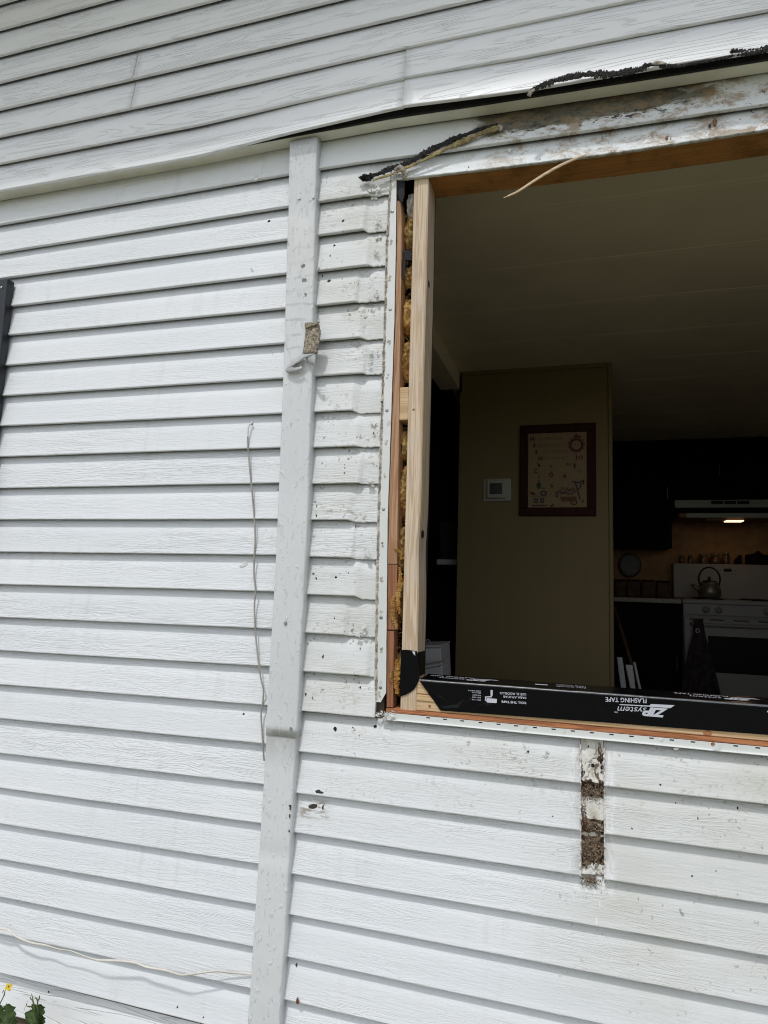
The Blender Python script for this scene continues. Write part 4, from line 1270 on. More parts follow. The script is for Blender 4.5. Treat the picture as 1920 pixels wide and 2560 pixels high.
obj('cord_run', v, f, M['cord'], cordo, smooth=True)
v, f = tube_vf(cp[6:26], lambda i: 0.0026, 8)
obj('painted_end', v, f, M['chip'], cordo, smooth=True)

pts = [(-120, 60), (0, 95), (50, 105), (90, 140), (180, 180), (270, 198), (350, 222), (420, 232), (500, 262), (580, 285), (700, 288), (800, 300), (870, 325), (980, 345), (1070, 372), (1130, 370), (1270, 352), (1350, 358), (1478, 368), (1500, 370)]
ys = [-0.022, -0.022, -0.020, -0.022, -0.023, -0.021, -0.026, -0.026, -0.023, -0.027, -0.026, -0.022, -0.024, -0.028, -0.028, -0.026, -0.020, -0.012, -0.004, -0.002]
cp = smooth_path([P(a / 2.37, 2280 + b / 2.37, y) for (a, b), y in zip(pts, ys)], 8)
rings = []
for i, q in enumerate(cp):
    t_ = (cp[min(i + 1, len(cp) - 1)] - cp[max(i - 1, 0)]).normalized()
    tw = 0.9 * math.sin(i * 0.085) + 0.3
    s1 = (Vector((0, math.sin(tw), math.cos(tw)))).normalized()
    s2 = t_.cross(s1).normalized()
    rings.append([q + s1 * (0.0030 * math.cos(a)) + s2 * (0.0016 * math.sin(a)) for a in [2 * math.pi * j / 8 for j in range(8)]])
v, f = loft_vf(rings)
tag(obj('flat_cable', v, f, M['cable'], smooth=True), 'ivory flat cable sagging along a lower siding lap', 'cable')

# dry leaf caught on a lap
p = P(744, 2502, -0.003)
v = []
for i in range(7):
    t_ = i / 6
    wd = 0.0048 * math.sin(math.pi * (0.08 + 0.9 * t_)) ** .8
    c = p + Vector((0.001 * math.sin(t_ * 3), -0.002 * math.sin(t_ * 3), (t_ - .5) * 0.017))
    v += [(c.x - wd, c.y, c.z), (c.x, c.y + 0.0018, c.z), (c.x + wd, c.y - 0.001, c.z)]
f = []
for i in range(6):
    a = i * 3
    f += [(a, a + 1, a + 4, a + 3), (a + 1, a + 2, a + 5, a + 4)]
tag(obj('dry_leaf', v, f, M['dry']), 'small brown dry leaf stuck right of the batten foot', 'leaf')

# ------------------------------------------------------------------ celandine plants at the lower left corner
def leaf_vf(base, tip, side, width, seed, cup=0.25):
    """deeply lobed leaf: mid rib from base to tip, lobes left and right"""
    rr = random.Random(seed)
    base = Vector(base); tip = Vector(tip)
    ax = tip - base
    L = ax.length
    ax.normalize()
    sd = Vector(side) - ax * Vector(side).dot(ax)
    sd.normalize()
    nrm = ax.cross(sd)
    out = []
    N = 34
    prof = []
    for i in range(N + 1):
        t_ = i / N
        env = math.sin(math.pi * min(1, t_ * 0.93 + 0.05)) ** 0.65
        lobe = 0.62 + 0.38 * abs(math.sin(t_ * 3.3 * math.pi + 0.4)) + 0.07 * math.sin(t_ * 38)
        prof.append((t_, width * env * lobe))
    V, Fc = [], []
    for i, (t_, wd) in enumerate(prof):
        c = base + ax * (L * t_) + nrm * (0.08 * L * math.sin(math.pi * t_))
        for q in (-1, -0.5, 0, 0.5, 1):
            lean = ax * (abs(q) * wd * 0.35)
            V.append(c + sd * (q * wd) + lean + nrm * (cup * wd * abs(q) ** 1.3 + 0.06 * wd * math.sin(7 * t_ + q * 4)))
    for i in range(N):
        for j in range(4):
            a = i * 5 + j
            Fc.append((a, a + 1, a + 6, a + 5))
    return V, Fc
def flower(parent, c, facing, size, seed):
    facing = Vector(facing).normalized()
    a1 = facing.cross(Vector((0, 0, 1))).normalized()
    a2 = facing.cross(a1)
    for kk in range(4):
        an = kk * math.pi / 2 + 0.5
        d = a1 * math.cos(an) + a2 * math.sin(an)
        s1 = facing.cross(d)
        rows = []
        for i in range(6):
            t_ = i / 5
            wd = size * 0.42 * math.sin(math.pi * (0.12 + 0.8 * t_)) ** .7
            cc = c + d * (size * t_) + facing * (size * 0.25 * t_ * (1 - t_) * 2)
            rows.append([cc - s1 * wd, cc - facing * (0.06 * size), cc + s1 * wd])
        v, f = grid_vf(rows)
        obj('petal', v, f, M['petal'], parent, smooth=True)
    v, f = lathe_vf([(0.0012, 0), (0.0016, 0.002), (0.0008, 0.004)], 0, 0, 7)
    obj('flower_centre', [(c.x + a, c.y + b, c.z + q) for a, b, q in v], f, M['stem'], parent)
def plant(label, bx, by, stems, leaves, flowers, seed, buds=()):
    tt = thing('celandine_plant', label, 'plant', (bx, by, 0.0), 'celandine plants at the wall foot')
    for i, pth in enumerate(stems):
        pth = smooth_path([Vector(q) for q in pth], 6)
        v, f = tube_vf(pth, lambda i, n=len(pth): lerp(0.0022, 0.0009, i / n), 6)
        obj('stem', v, f, M['stem'], tt, smooth=True)
    for i, (b, tp_, sd, wd) in enumerate(leaves):
        v, f = leaf_vf(b, tp_, sd, wd, seed + i)
        obj('leaf', v, f, M['leaf'], tt, smooth=True)
    for i, (c, fc, sz) in enumerate(flowers):
        flower(tt, Vector(c), fc, sz, i)
    for i, (c, d) in enumerate(buds):
        q = Vector(c); e = q + Vector(d)
        v, f = tube_vf([q, (q + e) / 2, e], lambda i: (0.0006, 0.0014, 0.0004)[i], 6)
        obj('bud', v, f, M['stem'], tt, smooth=True)
    return tt
PYl = -0.10
g = lambda a, b, Y=PYl: P(a / 6.9125, 2380 + b / 6.9125, Y)
root1 = Vector((g(-60, 1250).x, PYl, 0.0))
plant('celandine plant with a tall yellow flower at the frame corner', root1.x, PYl,
      [[root1, g(-90, 1300), g(-20, 950), g(60, 770), g(95, 650), g(150, 610)], [root1, g(-20, 1500), g(60, 1250)], [root1, g(-150, 1500), g(-160, 1250)]],
      [(g(110, 1330), g(130, 900), (1, .2, .1), .020), (g(40, 1420), g(0, 1020), (1, 0, .2), .021), (g(160, 1400), g(230, 1120), (1, -.3, -.2), .017), (g(-60, 1200), g(20, 920), (1, 0, 0), .012), (g(80, 1500), g(210, 1250, -.13), (1, -.2, -.5), .018), (g(-100, 1500), g(-160, 1100), (1, .2, 0), .02), (g(20, 1700), g(60, 1280, -.14), (1, .3, 0), .022)],
      [(g(150, 605), (0.3, -1, 0.15), .0105)], 11,
      [(g(65, 655), g(40, 710) - g(65, 655)), (g(85, 680), g(75, 765) - g(85, 680))])
root2 = Vector((g(560, 1250).x, PYl, 0.0))
plant('celandine plant with dry seed twigs beside the corner plant', root2.x, PYl,
      [[root2, g(590, 1350), g(600, 1050), g(575, 860), g(545, 720)], [g(600, 1000), g(570, 850), g(530, 810), g(520, 775)], [g(640, 960), g(650, 850), g(625, 800), g(605, 790)], [g(650, 850), g(680, 800), g(680, 755)], [g(520, 945), g(490, 940), g(470, 935)], [root2, g(640, 1400), g(640, 900)]],
      [(g(610, 1230), g(560, 900), (1, 0, .1), .017), (g(650, 1230), g(690, 905), (1, .3, 0), .0135), (g(570, 1250), g(430, 1060), (0.5, 0, 1), .017), (g(560, 1320), g(430, 1170), (0.5, -.2, 1), .015), (g(620, 1330), g(600, 1060, -.12), (1, -.2, 0), .018), (g(660, 1330), g(715, 1090), (1, 0, -.2), .013), (g(560, 1480), g(480, 1250), (1, 0, .4), .016), (g(680, 1480), g(720, 1230), (1, 0, 0), .012), (g(620, 1560), g(600, 1230, -.13), (1, 0, 0), .02)],
      [(g(455, 925), (-0.9, -0.5, 0.25), .011)], 37)

# ------------------------------------------------------------------ the room behind
FZ, CZ = 0.59, 2.80
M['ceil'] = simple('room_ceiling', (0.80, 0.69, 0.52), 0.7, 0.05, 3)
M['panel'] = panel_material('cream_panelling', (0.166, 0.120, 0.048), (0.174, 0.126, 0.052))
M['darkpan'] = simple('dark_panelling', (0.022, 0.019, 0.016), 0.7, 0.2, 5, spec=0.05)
M['carpet'] = simple('dark_carpet', (0.06, 0.048, 0.038), 0.95, 0.3, 40)
M['splash'] = simple('tan_backsplash', (0.26, 0.145, 0.066), 0.6, 0.15, 14, spec=0.1)
M['cab'] = wood_material('dark_cabinet', (0.009, 0.006, 0.005), (0.005, 0.0035, 0.003), 'z', 0.6, spec=0.03)
M['enamel'] = simple('cream_enamel', (0.19, 0.175, 0.15), 0.5, 0.04, 5)
M['hoodm'] = simple('cream_hood', (0.23, 0.225, 0.18), 0.4, 0.04, 5)
M['blackg'] = simple('black_glass', (0.006, 0.006, 0.006), 0.4, 0.1, 5, spec=0.08)
M['counter'] = simple('counter_top', (0.17, 0.145, 0.10), 0.45, 0.15, 40)
M['frame'] = wood_material('mahogany_frame', (0.040, 0.011, 0.008), (0.022, 0.006, 0.005), 'z', 0.5, spec=0.06)
M['linen'] = simple('sampler_linen', (0.25, 0.175, 0.095), 0.9, 0.06, 60, 0.3, 400)
M['plast'] = simple('ivory_plastic', (0.30, 0.29, 0.24), 0.45, 0.03, 5)
M['lcd'] = simple('grey_display', (0.018, 0.02, 0.018), 0.3, 0.05, 5)
M['jar'] = simple('spice_jar', (0.10, 0.055, 0.030), 0.2, 0.5, 30)
M['steel'] = simple('kettle_steel', (0.14, 0.12, 0.075), 0.35, 0.35, 22, metallic=0.3)
M['canister'] = simple('brown_canister', (0.055, 0.032, 0.018), 0.6, 0.3, 20, spec=0.1)
M['white'] = simple('white_board', (0.42, 0.41, 0.40), 0.5, 0.05, 8)

struct(box('room_floor', -3.3, 3.3, 0.101, 4.5, FZ - 0.08, FZ, M['carpet']))
ce = struct(box('room_ceiling', -3.3, 3.3, 0.118, 4.5, CZ, CZ + 0.1, M['ceil']))
for y in (0.01 + 0.41, 0.815, 1.20, 1.60, 2.0, 2.38, 2.78, 3.18, 3.58, 3.98):
    if y < 1.98 :
        box('seam_batten', -0.655, 3.2, y, y + 0.012, CZ - 0.0008, CZ + 0.0005, M['ceil'], ce)
        box('seam_batten', -0.655, 3.2, y + 0.024, y + 0.028, CZ - 0.0005, CZ + 0.0004, M['ceil'], ce)
    else:
        box('seam_batten', 0.22, 3.2, y, y + 0.012, CZ - 0.0008, CZ + 0.0005, M['ceil'], ce)
struct(box('room_back_wall', -3.3, 3.3, 4.40, 4.5, FZ, CZ, M['splash']))
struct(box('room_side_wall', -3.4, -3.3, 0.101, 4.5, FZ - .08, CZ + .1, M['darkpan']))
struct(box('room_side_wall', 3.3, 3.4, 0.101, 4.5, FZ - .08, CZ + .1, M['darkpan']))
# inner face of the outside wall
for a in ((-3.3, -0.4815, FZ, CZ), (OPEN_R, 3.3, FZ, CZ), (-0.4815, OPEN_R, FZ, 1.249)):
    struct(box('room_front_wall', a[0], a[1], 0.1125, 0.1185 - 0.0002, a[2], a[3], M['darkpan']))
PYp = 2.03
pl_, pr_ = P(1156, 929, PYp).x, P(1519, 906, PYp).x
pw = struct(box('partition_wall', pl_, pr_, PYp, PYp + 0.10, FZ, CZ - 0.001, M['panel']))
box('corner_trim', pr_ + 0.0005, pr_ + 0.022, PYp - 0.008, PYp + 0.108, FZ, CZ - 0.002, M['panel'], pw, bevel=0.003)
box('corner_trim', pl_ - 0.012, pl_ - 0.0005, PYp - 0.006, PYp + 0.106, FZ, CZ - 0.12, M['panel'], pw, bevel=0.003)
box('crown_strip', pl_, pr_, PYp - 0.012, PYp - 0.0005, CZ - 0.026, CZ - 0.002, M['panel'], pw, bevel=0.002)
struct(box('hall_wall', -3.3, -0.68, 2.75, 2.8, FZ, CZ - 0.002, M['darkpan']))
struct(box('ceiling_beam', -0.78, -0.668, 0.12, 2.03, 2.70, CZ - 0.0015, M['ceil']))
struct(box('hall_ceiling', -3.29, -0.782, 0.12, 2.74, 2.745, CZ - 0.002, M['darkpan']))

# framed sampler
y = PYp - 0.0005
c = [P(1280 + a / 6.9125, 1040 + b / 6.9125, PYp) for a, b in ((148, 175), (1460, 130), (125, 1725), (1445, 1735))]
fx0, fx1, fz1, fz0 = (c[0].x + c[2].x) / 2, (c[1].x + c[3].x) / 2, (c[0].z + c[1].z) / 2, (c[2].z + c[3].z) / 2
pic = thing('framed_sampler', 'framed cross stitch sampler hanging on the cream partition', 'picture', ((fx0 + fx1) / 2, PYp, fz0))
fw_ = 0.046
box('frame_rail', fx0, fx1, y - 0.022, y, fz1 - fw_, fz1, M['frame'], pic, bevel=0.004, bseg=2)
box('frame_rail', fx0, fx1, y - 0.022, y, fz0, fz0 + fw_, M['frame'], pic, bevel=0.004, bseg=2)
box('frame_rail', fx0, fx0 + fw_, y - 0.0215, y, fz0 + fw_, fz1 - fw_, M['frame'], pic, bevel=0.004, bseg=2)
box('frame_rail', fx1 - fw_, fx1, y - 0.0215, y, fz0 + fw_, fz1 - fw_, M['frame'], pic, bevel=0.004, bseg=2)
lin = box('linen', fx0 + fw_ - .002, fx1 - fw_ + .002, y - 0.008, y, fz0 + fw_ - .002, fz1 - fw_ + .002, M['linen'], pic)
Lx0, Lx1, Lz0, Lz1 = fx0 + fw_, fx1 - fw_, fz0 + fw_, fz1 - fw_
st_y = y - 0.0083
thr = {n_: simple('thread_' + n_, c_, 0.9, 0.2, 200) for n_, c_ in {'blue': (0.015, 0.02, 0.05), 'red': (0.10, 0.015, 0.03), 'green': (0.03, 0.05, 0.02), 'brown': (0.13, 0.06, 0.025), 'gold': (0.26, 0.15, 0.05), 'grey': (0.12, 0.09, 0.06)}.items()}
def uv(a, b):      # a right, b down, in the sampler's own 995 x 1260 units
    return lerp(Lx0, Lx1, a / 995.0), lerp(Lz1, Lz0, b / 1260.0)
def stitch_text(txt, a0, a1, b0, b1, col, fat=0.0):
    V, Fc = text_vf(txt, fat=fat)
    vv = []
    for q, w_ in V:
        x, z = uv(lerp(a0, a1, q), lerp(b1, b0, w_))
        vv.append((x, st_y, z))
    obj('stitching', vv, Fc, thr[col], lin)
for big, rest, a0, am, a1, b0, b1, cb, cr_ in (('N', 'O\u00b7MATTER\u00b7WHERE', 30, 120, 590, 60, 125, 'blue', 'grey'), ('I', '\u00b7SERVE\u00b7MY\u00b7GUESTS', 85, 135, 615, 175, 240, 'red', 'grey'), ('I', 'T\u00b7SEEMS\u00b7THEY\u00b7LIKE', 125, 165, 670, 285, 350, 'blue', 'grey'), ('M', 'Y\u00b7KITCHEN\u00b7BEST\u00b7', 175, 265, 690, 395, 460, 'brown', 'grey')):
    stitch_text(big, a0, am - 15, b0, b1, cb, 0.05)
    stitch_text(rest, am, a1, b0 + 14, b1 - 4, cr_, 0.0)
def st_ring(cx, cz, rx, rz, wd, col, n=24, a0=0.0, a1=6.2832):
    vv, ff_ = [], []
    for i in range(n + 1):
        an = lerp(a0, a1, i / n)
        for q in (1, 1 - wd):
            x, z = uv(cx + rx * q * math.cos(an), cz - rz * q * math.sin(an))
            vv.append((x, st_y, z))
    for i in range(n):
        ff_.append((2 * i, 2 * i + 1, 2 * i + 3, 2 * i + 2))
    obj('stitching', vv, ff_, thr[col], lin)
def st_poly(pts, col):
    vv = [(uv(a, b)[0], st_y - 0.0001, uv(a, b)[1]) for a, b in pts]
    obj('stitching', vv, [tuple(range(len(vv)))], thr[col], lin)
def st_dot(cx, cz, r, col):
    st_poly([(cx + r * math.cos(q * .9), cz + r * math.sin(q * .9)) for q in range(7)], col)
# clock with carved border, weights
st_ring(815, 220, 115, 110, .28, 'red')
for q in range(11):
    st_ring(815 + 120 * math.cos(q * .571), 215 + 115 * math.sin(q * .571), 24, 24, .45, 'red', 10)
st_poly([(770, 80), (815, 30), (860, 80), (900, 60), (880, 105), (815, 95), (755, 110)], 'red')
st_dot(805, 215, 12, 'brown')
for a, b0, b1 in ((790, 340, 520), (820, 340, 400)):
    st_poly([(a - 2, b0), (a + 2, b0), (a + 2, b1), (a - 2, b1)], 'grey')
st_poly([(788, 510), (806, 540), (802, 600), (788, 615), (772, 595), (772, 540)], 'blue')
st_poly([(820, 395), (836, 420), (828, 470), (814, 465), (808, 420)], 'red')
st_ring(890, 430, 34, 34, .45, 'red', 12)
# scattered sprigs
for a, b, r, cc in ((185, 550, 24, 'blue'), (165, 515, 14, 'green'), (660, 535, 18, 'green'), (705, 545, 22, 'brown'), (625, 745, 26, 'red'), (620, 715, 16, 'brown'), (410, 905, 22, 'green'), (390, 880, 14, 'brown'), (870, 650, 18, 'brown'), (890, 690, 16, 'gold'), (395, 1235, 24, 'brown'), (425, 1215, 18, 'green'), (190, 745, 14, 'red'), (185, 800, 12, 'red')):
    st_dot(a, b, r, cc)
st_poly([(360, 540), (420, 560), (410, 590), (395, 575), (395, 660), (385, 660), (385, 580)], 'brown')
st_ring(395, 710, 38, 42, .5, 'red', 14); st_ring(395, 700, 70, 36, .3, 'gold', 14, 3.4, 6.0)
st_ring(135, 640, 36, 44, .4, 'red', 12, .8, 5.6); st_poly([(185, 660), (192, 660), (190, 850), (184, 850)], 'grey')
# lantern over the little stove
st_poly([(185, 820), (225, 870), (215, 930), (185, 950), (155, 930), (140, 870)], 'green'); st_ring(180, 880, 28, 30, .3, 'gold', 10)
st_ring(265, 1020, 58, 42, .45, 'blue', 16); st_poly([(235, 925), (300, 925), (300, 945), (235, 945)], 'grey')
for a in (95, 200):
    st_ring(a + 40, 1140, 48, 56, .3, 'blue', 4, .785, 7.07); st_ring(a + 40, 1140, 24, 28, .4, 'blue', 10)
st_poly([(60, 1060), (330, 1060), (330, 1072), (60, 1072)], 'brown'); st_poly([(75, 1215), (320, 1215), (320, 1230), (75, 1230)], 'blue')
for a in (75, 105, 60): st_dot(a, 990 + a * .4, 22, 'red')
# tub of fruit with a cat beside it
st_poly([(540, 1080), (830, 1080), (790, 1160), (570, 1160)], 'brown')
for q in range(12):
    st_ring(545 + q * 22, 990 + 45 * math.sin(q * 2.3), 26, 24, .5, ('blue', 'red', 'green')[q % 3], 10)
st_ring(490, 1040, 22, 52, .5, 'blue', 10)
for a, b in (((745, 830), (860, 850)), ((860, 850), (940, 810)), ((800, 850), (840, 1000)), ((840, 1000), (880, 1130)), ((900, 850), (880, 930)), ((880, 930), (835, 960)), ((940, 810), (925, 880))):
    d = Vector((b[0] - a[0], b[1] - a[1])).normalized()
    nx_, ny_ = -d.y * 10, d.x * 10
    st_poly([(a[0] + nx_, a[1] + ny_), (b[0] + nx_, b[1] + ny_), (b[0] - nx_, b[1] - ny_), (a[0] - nx_, a[1] - ny_)], 'blue')
st_ring(775, 1170, 58, 54, .3, 'blue', 16); st_ring(775, 1170, 26, 26, .4, 'brown', 12); st_dot(920, 1160, 22, 'brown')

# thermostat
c = [P(1040 + a / 1.885, 840 + b / 1.885, PYp) for a, b in ((319, 674), (448, 779))]
th = thing('thermostat', 'square ivory thermostat with grey display on the partition', 'thermostat', ((c[0].x + c[1].x) / 2, PYp, c[1].z))
box('back_plate', c[0].x, c[1].x, y - 0.008, y, c[1].z, c[0].z, M['plast'], th, bevel=0.005, bseg=2)
c2 = [P(1040 + a / 1.885, 840 + b / 1.885, PYp) for a, b in ((336, 681), (425, 767), (350, 697), (408, 748))]
bd = box('housing', c2[0].x, c2[1].x, y - 0.026, y - 0.0085, c2[1].z, c2[0].z, M['plast'], th, bevel=0.006, bseg=2)
box('display', c2[2].x, c2[3].x, y - 0.0268, y - 0.0258, c2[3].z, c2[2].z, M['lcd'], bd)

# kitchen
SF, SB, TZ = 3.65, 4.25, 1.505
X0, X1 = 0.737, 1.497
sv = thing('kitchen_range', 'cream kitchen range with backguard under the lit hood', 'range', ((X0 + X1) / 2, SF, FZ))
box('range_body', X0, X1, SF + 0.02, 4.36, FZ, 1.472, M['enamel'], sv, bevel=0.003)
box('cooktop', X0 - 0.006, X1 + 0.006, SF - 0.012, 4.36, 1.4735, TZ, M['enamel'], sv, bevel=0.004)
cp_ = box('control_panel', X0, X1, SF - 0.004, SF + 0.0195, 1.392, 1.4725, M['enamel'], sv, bevel=0.003)
K = lambda a, b, Y: P(1500 + a / 3.95, 1220 + b / 3.95, Y)
for a in (1045, 1170, 1650, 1775):
    q = K(a, 1202, SF)
    v, f = lathe_vf([(0.026, 0), (0.026, 0.004), (0.019, 0.006), (0.017, 0.02), (0.003, 0.021)], 0, 0, 18)
    kn = obj('knob', [(q.x + i_, SF - 0.0045 - j_, 1.432 + k_) for i_, k_, j_ in v], f, M['enamel'], cp_, smooth=True)
    box('grip', q.x - 0.003, q.x + 0.003, SF - 0.034, SF - 0.024, 1.415, 1.449, M['lcd'], kn)
dr = box('oven_door', X0 + .003, X1 - .003, SF - 0.010, SF + 0.019, 0.76, 1.376, M['enamel'], sv, bevel=0.005)
box('door_glass', X0 + 0.16, X1 - 0.16, SF - 0.0115, SF - 0.0095, 0.985, 1.245, M['blackg'], dr)
for a in (0.035, 0.17, 0.33, 0.49, 0.61):
    box('vent_slot', X0 + a, X0 + a + 0.10, SF - 0.0112, SF - 0.0098, 1.356, 1.364, M['hole'], dr)
v, f = tube_vf([Vector((X0 + .05, SF - .012, 1.325)), Vector((X0 + .055, SF - .045, 1.325)), Vector((X0 + .09, SF - .05, 1.325)), Vector((X1 - .09, SF - .05, 1.325)), Vector((X1 - .055, SF - .045, 1.325)), Vector((X1 - .05, SF - .012, 1.325))], 0.012, 8, 1.0, Vector((0, 0, 1)))
obj('door_handle', v, f, M['enamel'], dr, smooth=True)
box('drawer_front', X0 + .003, X1 - .003, SF - 0.008, SF + 0.019, FZ + 0.02, 0.75, M['enamel'], sv, bevel=0.005)
bgd = box('backguard', X0 + 0.012, X1 + 0.012, SB, 4.36, TZ + 0.0005, 1.789, M['enamel'], sv, bevel=0.006)
q0 = K(1222, 795, SB); q1 = K(1300, 828, SB)
box('clock_display', q0.x, q1.x, SB - 0.0015, SB - 0.0005, q1.z, q0.z, M['blackg'], bgd)
for a, b in ((1190, 815), (1190, 852), (1228, 852), (1262, 852), (1300, 852), (1330, 815), (1335, 852)):
    q = K(a, b, SB)
    box('button', q.x - 0.006, q.x + 0.006, SB - 0.002, SB - 0.0005, q.z - 0.0035, q.z + 0.0035, M['lcd'], bgd)
for bx_, by_, r_ in ((X0 + 0.2, SF + 0.13, .095), (X1 - 0.2, SF + 0.13, .085), (X0 + 0.2, SF + 0.42, .08), (X1 - 0.2, SF + 0.42, .095)):
    v, f = lathe_vf([(r_, TZ + 0.0005), (r_, TZ + 0.008), (r_ * .8, TZ + 0.0125), (r_ * .1, TZ + 0.0125)], bx_, by_, 20)
    obj('burner', v, f, M['blackg'], sv)

hood = thing('range_hood', 'cream range hood with one lit lamp over the range', 'range hood', (1.11, 4.15, 2.12))
box('vent_band', 0.728, 1.49, 3.93, 4.39, 2.215, 2.278, M['hoodm'], hood, bevel=0.003)
for a, b in ((1098, 1218), (1226, 1345), (1354, 1475)):
    qa, qb = K(a, 125, 3.93), K(b, 160, 3.93)
    box('vent', qa.x, qb.x, 3.9285, 3.9298, qb.z, qa.z, M['hole'], hood)
v = [(0.74, 3.96, 2.2148), (1.478, 3.96, 2.2148), (1.478, 4.39, 2.2148), (0.74, 4.39, 2.2148), (0.80, 3.935, 2.172), (1.42, 3.935, 2.172), (1.478, 4.39, 2.172), (0.74, 4.39, 2.172)]
obj('hood_slope', v, [(0, 1, 2, 3), (4, 7, 6, 5), (0, 4, 5, 1), (1, 5, 6, 2), (2, 6, 7, 3), (3, 7, 4, 0)], M['cab'], hood)
box('front_lip', 0.806, 1.414, 3.90, 3.934, 2.133, 2.171, M['hoodm'], hood, bevel=0.003)
box('hood_underside', 0.76, 1.46, 3.9345, 4.39, 2.140, 2.1715, M['splash'], hood)
lm = box('lamp_tray', 0.955, 1.225, 3.955, 4.06, 2.120, 2.1395, M['splash'], hood, bevel=0.002)
em = bpy.data.materials.new('lamp_glow')
em.use_nodes = True
em.node_tree.nodes['Principled BSDF'].inputs['Emission Color'].default_value = (1.0, 0.66, 0.38, 1)
em.node_tree.nodes['Principled BSDF'].inputs['Emission Strength'].default_value = 1.6
box('lamp_lens', 1.100, 1.222, 3.950, 4.05, 2.112, 2.1195, em, lm, bevel=0.002)
la = bpy.data.lights.new('hood_lamp', 'AREA')
la.energy = 0.11
la.color = (1.0, 0.62, 0.32)
la.shape = 'RECTANGLE'; la.size = 0.11; la.size_y = 0.09
lo = bpy.data.objects.new('hood_lamp', la)
COL.objects.link(lo)
lo.location = Vector((1.161, 4.0, 2.108)) - parent_loc(hood)
lo.parent = hood

def cabinet(label, x0, x1, y0, y1, z0, z1, doors):
    tt = thing('kitchen_cabinet', label, 'cabinet', ((x0 + x1) / 2, (y0 + y1) / 2, z0), 'dark kitchen cabinets')
    box('carcass', x0, x1, y0, y1, z0, z1, M['cab'], tt)
    wd = (x1 - x0) / doors
    for i in range(doors):
        a, b = x0 + i * wd + .008, x0 + (i + 1) * wd - .008
        d_ = box('door', a, b, y0 - 0.02, y0 - 0.0005, z0 + .012, z1 - .012, M['cab'], tt, bevel=0.003)
        box('door_panel', a + .05, b - .05, y0 - 0.026, y0 - 0.0202, z0 + .07, z1 - .07, M['cab'], d_, bevel=0.003)
        box('handle', b - .03, b - .02, y0 - 0.045, y0 - 0.0203, (z0 + z1) / 2 - .05, (z0 + z1) / 2 + .05, M['lcd'], d_, bevel=0.002)
cabinet('tall black brown wall cabinet between partition and hood', 0.18, 0.722, 4.08, 4.39, 1.905, CZ - .002, 1)
cabinet('short dark cabinet above the range hood', 0.7235, 1.495, 4.08, 4.39, 2.2795, CZ - .002, 2)
cabinet('dark base cabinet left of the range', 0.18, 0.725, 3.72, 4.39, FZ + 0.001, 1.466, 1)
tag(box('counter_top', 0.18, 0.728, 3.66, 4.39, 1.467, 1.503, M['counter'], bevel=0.004), 'tan counter top left of the range', 'counter')

# kettle
q = K(1082, 1000, 3.86)
kx, ky, kz = q.x, 3.86, TZ + 0.0128
ket = thing('kettle', 'patterned kettle with high arched handle on the range', 'kettle', (kx, ky, kz))
v, f = lathe_vf([(0.066, kz), (0.078, kz + .008), (0.080, kz + .05), (0.070, kz + .095), (0.058, kz + .112), (0.055, kz + .116)], kx, ky, 24)
obj('body', v, f, M['steel'], ket, smooth=True)
v, f = lathe_vf([(0.055, kz + .1165), (0.050, kz + .124), (0.012, kz + .132), (0.008, kz + .142), (0.013, kz + .150), (0.004, kz + .158)], kx, ky, 20)
obj('lid', v, f, M['blackg'], ket, smooth=True)
pth = [Vector((kx + .075 * math.cos(a), ky, kz + .135 + .095 * math.sin(a))) for a in [math.pi * i / 14 for i in range(15)]]
pth = [Vector((kx + .066, ky, kz + .095))] + pth + [Vector((kx - .066, ky, kz + .095))]
v, f = tube_vf(pth, 0.006, 8)
obj('handle', v, f, M['blackg'], ket, smooth=True)
v, f = tube_vf([Vector((kx - .06, ky, kz + .05)), Vector((kx - .10, ky, kz + .075)), Vector((kx - .125, ky, kz + .10))], lambda i: (0.020, 0.014, 0.011)[i], 10)
obj('spout', v, f, M['steel'], ket, smooth=True)

# things on top of the backguard
def jar(label, a0, a1, top, lid, mat, squat=1.0, cap=True):
    q0, q1, q2 = K(a0, 740, 4.30), K(a1, 740, 4.30), K((a0 + a1) / 2, top, 4.30)
    r_ = (q1.x - q0.x) / 2
    cx_ = (q0.x + q1.x) / 2
    h = max(0.03, q2.z - 1.789)
    tt = thing('spice_jar', label, 'jar', (cx_, 4.30, 1.7895), 'jars on the backguard')
    v, f = lathe_vf([(r_ * .9, 1.7895), (r_, 1.797), (r_, 1.7895 + h * .6), (r_ * .8, 1.7895 + h * .74)], cx_, 4.30, 16)
    obj('jar_body', v, f, mat, tt, smooth=True)
    v, f = lathe_vf([(r_ * .82, 1.79 + h * .742), (r_ * .82, 1.79 + h * .95), (r_ * .6, 1.79 + h), (r_ * .05, 1.79 + h)], cx_, 4.30, 16)
    obj('lid', v, f, lid, tt, smooth=True)
jar('leftmost small shaker on the backguard', 780, 835, 660, M['steel'], M['jar'])
jar('second small shaker from the left on the backguard', 868, 918, 660, M['steel'], M['jar'])
jar('left of the two squat glass jars on the backguard', 965, 1072, 648, M['steel'], M['jar'])
jar('right of the two squat glass jars on the backguard', 1085, 1188, 648, M['steel'], M['jar'])
jar('tall straight jar right of the squat jars', 1205, 1285, 632, M['steel'], M['jar'])
q = K(1360, 740, 4.30)
v, f = prism_y([(q.x - .028, 1.7895), (q.x + .028, 1.7895), (q.x + .026, 1.87), (q.x + .018, 1.872), (q.x - .02, 1.83)], 4.28, 4.32)
tag(obj('napkin_holder', v, f, M['cab'], bevel=0.003), 'dark wedge shaped holder beside the tall jar', 'holder')
q = K(1560, 740, 4.30)
